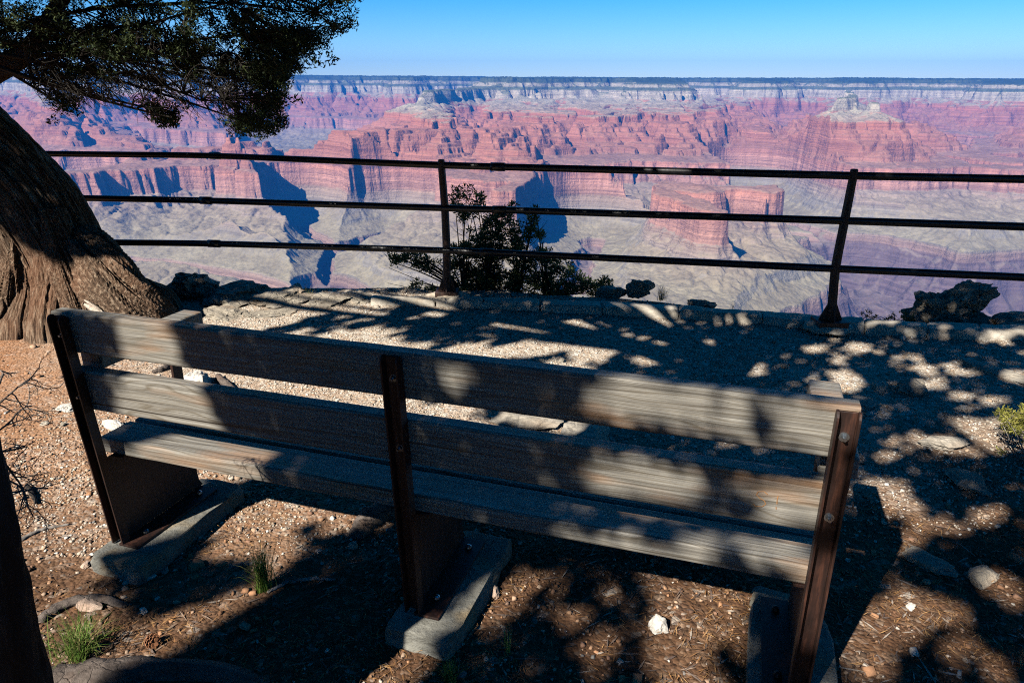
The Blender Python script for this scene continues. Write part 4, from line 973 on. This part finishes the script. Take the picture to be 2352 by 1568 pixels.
# --- rim bush behind the left post
def shrub(name, label, cat, base, polys, Y0, Y1, leaf, stem, lr, ll, lw, nl, r0=.006, extra=None, nst=6, twigs=0):
    root = empty(name, (0, 0, 0)); tag(root, label, cat)
    ts = TubeSet(4); A = np.concatenate([sample_poly(p_, n_, Y0, Y1) for p_, n_ in polys]); nodes = []
    bases = [np.array(b_) for b_ in base]
    for a in A[RNG.permutation(len(A))[:max(8, len(A)//nst)]]:
        b_ = bases[np.argmin([abs(x_[0]-a[0])+RNG.uniform(0, .1) for x_ in bases])]; mid = (a+b_)/2+np.array([(b_[0]-a[0])*.15, 0, RNG.uniform(.0, .08)])+RNG.normal(0, .02, 3)
        P = np.array(bez(b_+RNG.normal(0, .015, 3)*np.array([1, 1, 0]), mid, a, 12)); ts.add(P, r0, r0*.3); nodes.append(P[3:])
    NP = np.concatenate(nodes)
    for a in A:
        q = NP[np.argmin(np.linalg.norm(NP-a, axis=1)+np.where(NP[:, 2] > a[2], .06, 0))]; ts.add(bez(q, (a+q)/2+RNG.normal(0, .012, 3), a, 6), r0*.35, r0*.15)
    for _ in range(twigs):
        s = NP[RNG.integers(len(NP))]; e = s+np.array([RNG.uniform(-.10, .10), RNG.uniform(-.06, .06), RNG.uniform(-.02, .12)]); ts.add(bez(s, (s+e)/2+RNG.normal(0, .02, 3), e, 5), r0*.28, r0*.1)
    if extra is not None:
        for (a_, b_, r_) in extra: ts.add(bez(np.array(a_), (np.array(a_)+np.array(b_))/2+RNG.normal(0, .02, 3), np.array(b_), 8), r_, r_*.3)
    obj('stems', ts.mesh(name+'_stems'), stem, root)
    C, D, Wv, L_, W_ = clump_leaves(A, nl, np.full(len(A), lr), ll, lw)
    obj('foliage', quads_mesh(name+'_foliage', C, D, Wv, L_, W_), leaf, root); return root
LEAFB = mat_leaf('rim bush leaves', (.04, .065, .025), (.085, .125, .05), (.17, .21, .09), .35)
Yb = 6.05; zb = -.12
shrub('rim_bush', 'dark spiky leaved bush growing over the rim behind the left fence post', 'bush', [(-.42+.0, Yb, zb), (-.2, Yb, zb), (.05, Yb, zb), (.3, Yb, zb)],
      [([(1035, 440), (1075, 428), (1108, 450), (1120, 500), (1080, 510), (1050, 500), (1038, 480)], 26), ([(1120, 490), (1180, 470), (1190, 505), (1235, 465), (1232, 500), (1245, 545), (1200, 560), (1150, 600), (1090, 590), (1060, 560), (1080, 530)], 105),
       ([(890, 585), (960, 582), (1015, 600), (1010, 625), (960, 615), (905, 608)], 26), ([(1035, 560), (1150, 560), (1255, 575), (1320, 610), (1345, 650), (1330, 688), (1050, 690), (1030, 640)], 300), ([(1340, 640), (1370, 650), (1395, 630), (1405, 665), (1360, 688)], 20), ([(925, 655), (1000, 640), (1010, 690), (930, 685)], 16)],
      5.85, 6.3, LEAFB, TWIG, .055, .018, .0065, 44, .010, [((-.42, Yb, zb), tuple(atY(893, 615, Yb)), .006), ((-.42, Yb, zb), tuple(atY(890, 650, Yb)), .005), ((-.42, Yb, zb), tuple(atY(930, 640, Yb)), .005)], 5, 420)
shrub('small_bush', 'low dark shrub behind the kerb between the right fence post and the boulder', 'bush', [tuple(atY(2040, 752, 5.2))],
      [([(1965, 728), (1990, 712), (2010, 722), (2020, 742), (1970, 745)], 16), ([(2040, 712), (2060, 722), (2060, 742), (2030, 742)], 10), ([(2070, 712), (2098, 720), (2105, 745), (2070, 742)], 12)], 5.1, 5.3, LEAFB, TWIG, .02, .008, .003, 22, .004)
LEAFY = mat_leaf('yellow green foliage', (.14, .15, .03), (.28, .28, .05), (.42, .38, .10), .3)
shrub('yellow_shrub', 'yellow green shrub at the right edge of the terrace', 'shrub', [tuple(g(2370, 1075)), tuple(g(2430, 1090))],
      [([(2290, 945), (2330, 930), (2420, 935), (2500, 1020), (2420, 1020), (2310, 985)], 120), ([(2270, 1020), (2420, 1015), (2520, 1100), (2330, 1110)], 46)], 2.9, 3.15, LEAFY, GREYT, .030, .011, .0028, 36, .004,
      [(tuple(g(2340, 1060)), tuple(atY(2283, 985, 2.95)), .003), (tuple(g(2340, 1060)), tuple(atY(2300, 968, 2.95)), .003)])
def grass(loc, n, h, spread, label, mat, name='grass_tuft', lean_=(0, 0)):
    V, Fc, c = [], [], 0; k = 6
    for _ in range(n):
        a = RNG.uniform(0, 6.28); d = np.array([math.cos(a), math.sin(a)]); hh = h*RNG.uniform(.35, 1.1); out = spread*RNG.uniform(.2, 1.2); w = RNG.uniform(.0008, .0016)
        b = np.array([RNG.normal(0, spread*.18), RNG.normal(0, spread*.18)]); pd = np.array([-d[1], d[0]]); t = np.linspace(0, 1, k)
        cx_ = b[0]+d[0]*out*t**1.8+lean_[0]*t**2; cy_ = b[1]+d[1]*out*t**1.8+lean_[1]*t**2; cz = hh*(t-.25*t**3*(out/spread))
        ww = w*(1-t**2*.95)
        V.append(np.stack([np.concatenate([cx_-pd[0]*ww, cx_+pd[0]*ww]), np.concatenate([cy_-pd[1]*ww, cy_+pd[1]*ww]), np.concatenate([cz, cz])], -1))
        i = np.arange(k-1); Fc.append(np.stack([i, i+1, i+1+k, i+k], -1)+c); c += 2*k
    o = obj(name, np_mesh(name, np.concatenate(V), np.concatenate(Fc), 4), mat); o.location = loc; return tag(o, label, 'grass tuft')
GR = mat_leaf('fresh grass', (.10, .20, .03), (.16, .30, .05), (.40, .36, .14), .35); GRD = mat_leaf('dry rim grass', (.08, .14, .04), (.16, .20, .08), (.34, .30, .16), .3)
grass(P0(182, 1500), 240, .15, .11, 'larger green grass tuft at the lower left of the bench', GR)
grass(P0(606, 1352), 190, .20, .065, 'narrow green grass tuft behind the bench between left and middle posts', GR)
grass(P0(1035, 1560), 90, .085, .05, 'green grass tuft in shade at the bottom edge of the picture', GR)
grass((float(g(1525, 697)[0]), float(g(1525, 697)[1])+.10, .0), 80, .15, .10, 'small grass tuft on the rim beside the sunlit rock', GRD)
grass(P0(1165, 1490), 14, .11, .03, 'few thin green blades before the middle footing', GR)
grass(P0(78, 748), 40, .04, .035, 'tiny green plant at the foot of the juniper', GR, 'seedling')
grass(P0(8, 750), 30, .035, .03, 'tiny green plant at the left edge of the picture', GR, 'seedling')
grass((float(g(700, 690)[0]), float(g(700, 690)[1])+.1, -.02), 16, .22, .10, 'wispy dry grass stalks at the rim right of the juniper', GRD)
grass((float(g(1690, 722)[0]), float(g(1690, 722)[1])+.1, -.02), 9, .14, .05, 'wispy dry grass stalks at the rim left of the right fence post', GRD)
# --- sticks, roots, cone
def stick(name, pxs, rads, label, cat, mat, dz=.0, seg=18, nside=8):
    P = [np.array(P0(*p_))+np.array([0, 0, r_*.45+dz]) for p_, r_ in zip(pxs, rads)]
    K = np.array(P); t = np.linspace(0, 1, seg); kt = np.linspace(0, 1, len(K)); Q = np.stack([np.interp(t, kt, K[:, i]) for i in range(3)], -1)
    Q[1:-1] = (Q[:-2]+Q[1:-1]+Q[2:])/3; Q[1:-1] += RNG.normal(0, .0015, (seg-2, 3))
    bm = bmesh.new(); tube(bm, Q, list(np.interp(t, kt, rads)), nside, True, .12); o = obj(name, bm, mat, None, True); return tag(o, label, cat)
ROOTB = mat_rock('flaky root bark', (.07, .055, .048), (.22, .18, .155), (.20, .12, .08), 16, .012)
stick('root', ((92, 1425), (130, 1398), (170, 1380), (235, 1375), (290, 1388)), (.016, .019, .019, .017, .01), 'grey curved root lying behind the lower left grass tuft', 'root', ROOTB)
stick('root', ((815, 1235), (850, 1195), (900, 1165), (960, 1140)), (.035, .055, .055, .03), 'flaky barked root arching out of the soil left of the middle post', 'root', ROOTB, -.02)
stick('root', ((40, 1600), (180, 1555), (330, 1535), (500, 1540), (640, 1580)), (.075, .06, .05, .045, .03), 'broad smooth root along the bottom left edge of the picture', 'root', ROOTB, -.04)
stick('stick', ((527, 1302), (560, 1293), (600, 1290)), (.008, .009, .006), 'short pale grey stick beside the narrow grass tuft', 'stick', GREYT)
stick('stick', ((62, 1113), (72, 1130), (82, 1155)), (.008, .009, .006), 'short brown stick stuck in the gravel left of the bench', 'stick', TWIG, .01)
stick('stick', ((45, 1240), (100, 1212), (160, 1200)), (.009, .008, .004), 'thin brown stick left of the left footing', 'stick', GREYT)
stick('stick', ((615, 1360), (660, 1335), (720, 1328), (770, 1330)), (.006, .007, .006, .004), 'curved shaded stick right of the narrow grass tuft', 'stick', GREYT)
stick('stick', ((1410, 1512), (1440, 1520), (1475, 1540)), (.004, .006, .003), 'dark forked stick by the bottom edge right of the middle post', 'stick', TWIG)
stick('root', ((500, 860), (520, 880), (545, 900)), (.02, .025, .02), 'reddish root end poking from the gravel right of the white rock', 'root', ROOTB)
stick('root', ((395, 835), (370, 845), (350, 850)), (.02, .022, .012), 'reddish root showing below the top back board at the left', 'root', ROOTB)
def cone(px, py, label):
    bm = bmesh.new(); rr = .017
    for i in range(46):
        t = i/45; th = i*2.4; r_ = rr*math.sin(math.pi*(.12+.8*t))**.7; z_ = (t-.5)*.040
        c = Vector((math.cos(th)*r_, math.sin(th)*r_, z_)); o_ = Vector((math.cos(th), math.sin(th), .35)).normalized(); s_ = Vector((-math.sin(th), math.cos(th), 0)); u_ = o_.cross(s_)
        P = [c-s_*.005-o_*.006, c+s_*.005-o_*.006, c+s_*.0055+o_*.004, c+o_*.007, c-s_*.0055+o_*.004]
        A = [bm.verts.new(p_+u_*.0012) for p_ in P]; B = [bm.verts.new(p_-u_*.0012) for p_ in P]
        bm.faces.new(A); bm.faces.new(B[::-1])
        for k in range(5): bm.faces.new((A[k], B[k], B[(k+1) % 5], A[(k+1) % 5]))
    bmesh.ops.recalc_face_normals(bm, faces=bm.faces)
    o = obj('pine_cone', bm, mat_simple('cone scales', (.30, .13, .06), .7, 0, .4, 200)); p = P0(px, py); o.location = (p[0], p[1], p[2]+.018); o.rotation_euler = (1.2, .3, .8); tag(o, label, 'pine cone')
cone(352, 1478, 'small open orange brown pine cone right of the lower left grass tuft')

# --- the near tree at the left edge, whose crown shades the bench, and its neighbour behind
TB = np.array([-1.26, 1.07, 0.])
def pprof(th, t): return 1+.10*cyc(th, 1.5, t, 2, 31)+.06*cyc(th, 5, t, 6, 12)+.04*np.abs(cyc(th, 12, t, 20, 17))+.02*cyc(th, 30, t, 40, 3)
pine = empty('pine_tree', (0, 0, 0)); tag(pine, 'dark near tree trunk cut by the left edge of the picture', 'tree')
tk = [TB+np.array(v) for v in ((-.04, .0, -.25), (-.03, .0, .0), (.0, .0, .15), (.06, .0, .40), (.10, .0, .8), (.12, .0, 1.3), (.10, -.05, 2.0), (.0, -.2, 3.0), (-.3, -.45, 4.2), (-.6, -.7, 5.4))]
tr = loft(tk, [.42, .35, .27, .225, .215, .21, .20, .18, .12, .06], pprof, 200, 300)
obj('trunk', trunk_mesh('pine_trunk', [tr]), BARKP, pine, True)
TB2 = np.array([.6, -3.2, 0.]); pine2 = empty('pine_tree', (0, 0, 0)); tag(pine2, 'tall pine standing behind the viewpoint, shading the terrace', 'tree')
tk2 = [TB2+np.array(v) for v in ((0, 0, -.2), (0, 0, .2), (-.05, .1, 1), (-.2, .2, 2.5), (-.4, .4, 4.), (-.7, .6, 5.5), (-.9, .8, 7.))]
obj('trunk', trunk_mesh('pine_trunk', [loft(tk2, [.34, .26, .22, .2, .16, .11, .05], pprof, 80, 100)]), BARKP, pine2, True)
# the pattern of shade: where leaves are, seen along the sun's direction (ground coordinates)
def G(*pts): return np.array([g(*p_)[:2] for p_ in pts])
bO = np.array([-1.4026, 2.2062, 0]); bd = np.array([math.cos(-.3157), math.sin(-.3157), 0]); bn = np.array([bd[1], -bd[0], 0])
def Bk(*pts):          # points on the bench back
    out = []; N_ = np.cross(bd, np.array([bn[0]*KLEAN, bn[1]*KLEAN, 1.]))
    for p_ in pts:
        r_ = ray(*p_); Cc = np.array([0, 0, H]); t = np.dot(bO-Cc, N_)/np.dot(r_, N_); out.append(sp(Cc+r_*t))
    return np.array(out)
def Z(z, *pts): return np.array([sp(g(p_[0], p_[1], z)) for p_ in pts])
Sn = np.array([.631, .776]); Sp_ = np.array([.776, -.631])
ab = lambda *q: np.array([Sn*a+Sp_*b for a, b in q])
DARK = [np.concatenate([ab((-1.2, -1.95), (1.4, -1.87), (2.2, -2.12), (3.2, -2.25)), G((1290, 775), (1130, 735), (1040, 708), (1110, 672), (1400, 660), (2900, 690), (3000, 1900), (600, 1900))]),
        np.array([(-7, 5.8), (-3.3, 5.62), (-2.95, 5.55), (-2.78, 5.25), (-2.4, 5.3), (-2.1, 5.5), (-1.5, 5.85), (-1.0, 6.1), (-.6, 6.2), (.4, 6.0), (1.6, 5.55), (3, 5.2), (6, 4.6), (12, 4), (12, 15), (-7, 15)]),
        G((1050, 684), (1105, 684), (1120, 704), (1240, 708), (1230, 686), (1245, 680), (1110, 676)),
        Bk((105, 700), (262, 735), (270, 800), (262, 1000), (90, 1000)), Bk((492, 770), (508, 770), (514, 840), (500, 840))]
LIT = [np.array([sp(atY(2335, 965, 3.02))+np.array(v_) for v_ in ((-.2, -.16), (.3, -.16), (.3, .2), (-.2, .2))]), G((100, 1400), (270, 1380), (270, 1500), (120, 1560)), G((560, 1230), (690, 1230), (660, 1310), (580, 1370)), Bk((848, 800), (905, 802), (878, 830), (868, 868), (850, 862)), Bk((985, 868), (1010, 858), (1050, 866), (1040, 888), (1015, 906), (1000, 900)), Bk((975, 815), (1080, 826), (1068, 862), (985, 850)),
       Bk((1390, 852), (1480, 862), (1610, 875), (1600, 1000), (1440, 965), (1338, 948)), Bk((1640, 880), (1720, 890), (1735, 1020), (1660, 1000)), Bk((1762, 896), (1975, 920), (1975, 1045), (1770, 1020)),
       Bk((1385, 1045), (1610, 1080), (1640, 1130), (1560, 1150), (1345, 1110)), Bk((1430, 1125), (1620, 1160), (1700, 1180), (1640, 1175), (1420, 1135)), Bk((1722, 1090), (1868, 1105), (1860, 1205), (1738, 1185)),
       Bk((1895, 940), (1960, 945), (1925, 1190), (1870, 1170)),
       Z(.455, (1530, 1210), (1630, 1225), (1650, 1265), (1560, 1250)), Z(.455, (1400, 1205), (1460, 1210), (1470, 1232), (1410, 1225)), Z(.455, (1690, 1235), (1845, 1245), (1840, 1300), (1740, 1290), (1680, 1262)),
       G((765, 1700), (790, 1560), (935, 1440), (985, 1405), (1070, 1410), (1075, 1440), (1030, 1480), (930, 1560), (880, 1700)),
       G((1075, 1440), (1110, 1345), (1175, 1312), (1325, 1296), (1300, 1320), (1215, 1370), (1160, 1440), (1120, 1462)), G((1350, 1342), (1420, 1335), (1440, 1365), (1380, 1385)), G((1480, 1330), (1500, 1300), (1720, 1340), (1660, 1395), (1560, 1420), (1500, 1400)),
       G((1230, 1400), (1320, 1370), (1350, 1400), (1290, 1450)), G((1450, 1440), (1500, 1410), (1540, 1420), (1545, 1470), (1480, 1470)), G((1500, 1480), (1620, 1470), (1700, 1568), (1560, 1640), (1480, 1568)), G((1300, 1480), (1400, 1440), (1440, 1500), (1350, 1560)),
       G((1885, 1640), (1900, 1500), (1935, 1470), (1940, 1640)),
       G((1960, 1105), (2000, 1090), (2065, 1095), (2085, 1125), (2125, 1150), (2135, 1180), (2090, 1185), (2040, 1180), (1970, 1180)), G((2040, 1240), (2090, 1180), (2180, 1180), (2230, 1215), (2220, 1235), (2130, 1230), (2090, 1270), (2045, 1275)),
       G((1975, 1225), (1987, 1230), (1990, 1255), (1975, 1255)), G((1960, 1440), (2000, 1370), (2050, 1330), (2120, 1340), (2230, 1390), (2210, 1450), (2140, 1440), (2050, 1480), (2040, 1560), (1960, 1600), (1935, 1480)),
       G((2230, 1310), (2300, 1300), (2360, 1340), (2360, 1390), (2300, 1400)), G((2200, 1480), (2260, 1470), (2350, 1560), (2280, 1568)),
       G((2020, 1005), (2060, 1000), (2080, 1020), (2040, 1030)), G((2110, 1000), (2180, 995), (2225, 1015), (2200, 1035), (2140, 1025)), G((2245, 1020), (2290, 1010), (2320, 1030), (2290, 1045)),
       G((1895, 850), (1960, 840), (1995, 875), (1975, 900), (1900, 895)), G((2075, 840), (2110, 828), (2155, 835), (2160, 858), (2130, 868)), G((2165, 905), (2200, 893), (2240, 900), (2250, 915), (2200, 918)), G((2270, 912), (2330, 905), (2340, 920), (2290, 925)), G((2290, 865), (2320, 845), (2370, 850), (2370, 885), (2320, 880)),
       G((1925, 802), (1965, 778), (2010, 785), (2020, 805), (1980, 812)), G((1838, 790), (1900, 785), (1905, 805), (1850, 815)), G((1840, 755), (1880, 745), (1890, 765), (1850, 775)),
       G((1450, 742), (1500, 718), (1560, 724), (1565, 748), (1520, 760), (1470, 765)), G((1640, 730), (1710, 728), (1722, 745), (1680, 755), (1640, 748)), G((1500, 778), (1540, 768), (1570, 775), (1565, 790), (1510, 795)), G((1600, 785), (1625, 775), (1645, 783), (1640, 795), (1612, 797)),
       G((1270, 735), (1350, 728), (1400, 745), (1410, 770), (1330, 765), (1290, 755)), G((1290, 800), (1340, 775), (1400, 785), (1420, 810), (1380, 835), (1310, 830)), G((1440, 815), (1510, 815), (1530, 835), (1470, 842)), G((1140, 735), (1250, 745), (1270, 775), (1190, 765)),
       G((1245, 690), (1390, 700), (1400, 712), (1250, 705)), G((1370, 698), (1560, 712), (1565, 730), (1380, 715)), G((1600, 735), (1640, 733), (1640, 742), (1600, 745)),
       G((990, 925), (1090, 915), (1120, 945), (1050, 950)), G((1150, 955), (1290, 950), (1340, 985), (1200, 985)), G((1425, 1000), (1480, 985), (1580, 1000), (1560, 1018), (1460, 1015)), G((1620, 1015), (1665, 1005), (1690, 1018), (1650, 1028)), G((1170, 875), (1240, 865), (1250, 895), (1180, 900)),
       G((1960, 745), (2080, 745), (2060, 757), (1985, 757)), G((2260, 765), (2400, 772), (2400, 780), (2260, 772)),
       Z(1.03, (1700, 395), (1760, 395), (1760, 405), (1700, 405)), Z(.7, (1540, 490), (1640, 495), (1640, 505), (1540, 500)), Z(.9, (300, 460), (360, 460), (350, 480), (305, 490))]
MIX = [G((560, 770), (700, 725), (900, 705), (1040, 708), (1130, 735), (1290, 775), (1400, 880), (1340, 1010), (1000, 930), (880, 870), (640, 820)), G((90, 1520), (190, 1330), (420, 1250), (640, 1180), (900, 1180), (840, 1250), (540, 1395), (300, 1480)),
       G((1480, 1330), (1720, 1340), (2240, 1390), (2210, 1600), (1480, 1640)), G((700, 760), (900, 745), (1000, 800), (780, 810)), G((1290, 700), (2360, 765), (2360, 960), (1990, 930), (1500, 850)), G((1960, 960), (2360, 960), (2360, 1300), (1960, 1080)), np.array([(-.9, 6.05), (1.7, 6.0), (1.9, 7.), (-.6, 7.)])]
def shade(q):
    """density of leaves 0..1 at ground-projected points q"""
    qn = q+np.stack([fbm(q[:, 0]*3.1, q[:, 1]*3.1, 2), fbm(q[:, 0]*3.1+40, q[:, 1]*3.1, 2)], -1)*.035
    d = np.zeros(len(q))
    for P in DARK: d[inpoly(qn, P)] = 1.
    u = q@Sn; v = q@Sp_; st = fbm(u*1.6+3, v*3.4, 3)
    st2 = fbm(u*2.6+1, v*5.2+4, 3)
    for i_, P in enumerate(MIX): m = inpoly(qn, P); d[m] = np.where((st[m] > .02) if i_ < 4 else (st2[m] > -.24), .97, .0)
    for i_, P in enumerate(LIT):
        c_ = P.mean(0); k_, e_ = (1.05, .008) if i_ < 17 else (.97, -.004)
        d[inpoly(qn, c_+(P-c_)*k_+(np.sign(P-c_)*e_))] = 0.
    spk = fbm(q[:, 0]*2.6+9, q[:, 1]*2.6, 3); d *= np.where(spk > .42, .35, 1)
    return d
def canopy():  # leaves placed for the wanted shade; unseen overhead ones added to block sky
    N_ = 800000; q = np.stack([RNG.uniform(-7, 11., N_), RNG.uniform(-1.5, 15., N_)], -1)
    d = shade(q)*np.where((q[:, 1] > 7.6) | (q[:, 0] > 5.5), .7, 1); k = RNG.uniform(0, 1, N_) < d; q = q[k]
    h = RNG.uniform(3.3, 5.4, len(q))+.9*fbm(q[:, 0]*.9, q[:, 1]*.9, 2)
    h = np.maximum(h, 2.9+np.clip(q[:, 1]-7, 0, 4)*.25)
    P = np.concatenate([q, np.zeros((len(q), 1))], 1)-SUNV[None]*h[:, None]
    el = (P[:, 2]-H)/np.maximum(P[:, 1], .01); vis = (P[:, 1] > 0) & (el < .30) & (np.abs(P[:, 0]) < P[:, 1]*1.1+1)
    P = P[~vis]; n = len(P); print('canopy leaves', n)
    D = rdir(n); W = np.cross(D, rdir(n)); W /= np.linalg.norm(W, axis=1)[:, None]
    L = RNG.uniform(.035, .062, n); w_ = RNG.uniform(.018, .032, n)
    own = (np.linalg.norm(P[:, :2]-TB[:2]-np.array([-.9, -.9]), axis=1) < np.linalg.norm(P[:, :2]-TB2[:2]-np.array([-.3, .3]), axis=1))
    for sel, root, tb, tkk in ((own, pine, TB, tk), (~own, pine2, TB2, tk2)):
        obj('crown', quads_mesh('pine_crown', P[sel], D[sel], W[sel], L[sel], w_[sel]), LEAFP, root)
        ts = TubeSet(6); idx = np.nonzero(sel)[0]; c = RNG.choice(idx, 46, replace=False)
        for i in c:
            a = P[i]; zz = min(a[2]-.4, 3.6); tz = [v[2] for v in tkk]; s = np.array([np.interp(zz, tz, [v[j] for v in tkk]) for j in range(3)])
            B_ = np.array(bez(s, (s+a)/2+np.array([0, 0, .3]), a, 14))
            cov = shade(np.array([sp(b_) for b_ in B_]))
            if (cov > .5).mean() < .6: continue
            ts.add(B_, .035, .008)
        if ts.V: obj('branches', ts.mesh('pine_branches'), BARKP, root)
canopy()
# bare dead twigs on the near trunk, left edge
ts = TubeSet(4)
def twigtree(p, d, L, r, depth):
    n = 7; P = [p]
    for i in range(n): d = d+RNG.normal(0, .16, 3)+np.array([0, 0, -.02]); d = d/np.linalg.norm(d); P.append(P[-1]+d*L/n)
    ts.add(P, r, r*.55)
    if depth == 0: return
    for i in range(2, n+1):
        if RNG.uniform() < .8:
            s = RNG.normal(0, 1, 3); s -= s@d*d; s /= np.linalg.norm(s); twigtree(P[i], d*.6+s*.8, L*RNG.uniform(.35, .6), r*.55, depth-1)
for (px_, py_, ex, ey) in ((-30, 960, 60, 860), (-20, 1000, 95, 930), (-20, 1040, 110, 1000), (-30, 1080, 125, 1085), (-10, 1130, 100, 1140), (-20, 900, 20, 850), (0, 1060, 60, 1120)):
    a = atY(px_, py_, 1.5); b_ = atY(ex, ey, 1.62); d = b_-a; twigtree(a, d/np.linalg.norm(d), np.linalg.norm(d), .0032, 2)
obj('dead_twigs', ts.mesh('dead_twigs'), GREYT, pine)['label'] = 'bare grey twigs reaching in from the left edge'

def added_woodland():  # unseen leaves added behind and beside the view to cut sky light
    n = 110000; x = RNG.uniform(-24, 24, n); y = RNG.uniform(-17, 5, n); z = RNG.uniform(0, 1, n)**.8*np.where(y < -6.5, np.minimum(7.5, (-y-1)*.9), np.where(x < 0, 5.2, 8.5))
    sl_ = (y < -6.5) | (x < -9.5) | (x > 9.5); x, y, z = x[sl_], y[sl_], z[sl_]
    k = fbm(x*.35, z*.5+y*.2, 3) > -.25; C = np.stack([x, y, z], -1)[k]; m = len(C); D = rdir(m); W = np.cross(D, rdir(m)); W /= np.linalg.norm(W, axis=1)[:, None]
    o = obj('added_woodland', quads_mesh('added_woodland', C, D, W, RNG.uniform(.12, .22, m), RNG.uniform(.05, .10, m)), LEAFP); tag(o, 'unseen conifer wood behind the viewpoint, added to block sky light', 'added_woodland', kind='stuff')
added_woodland()
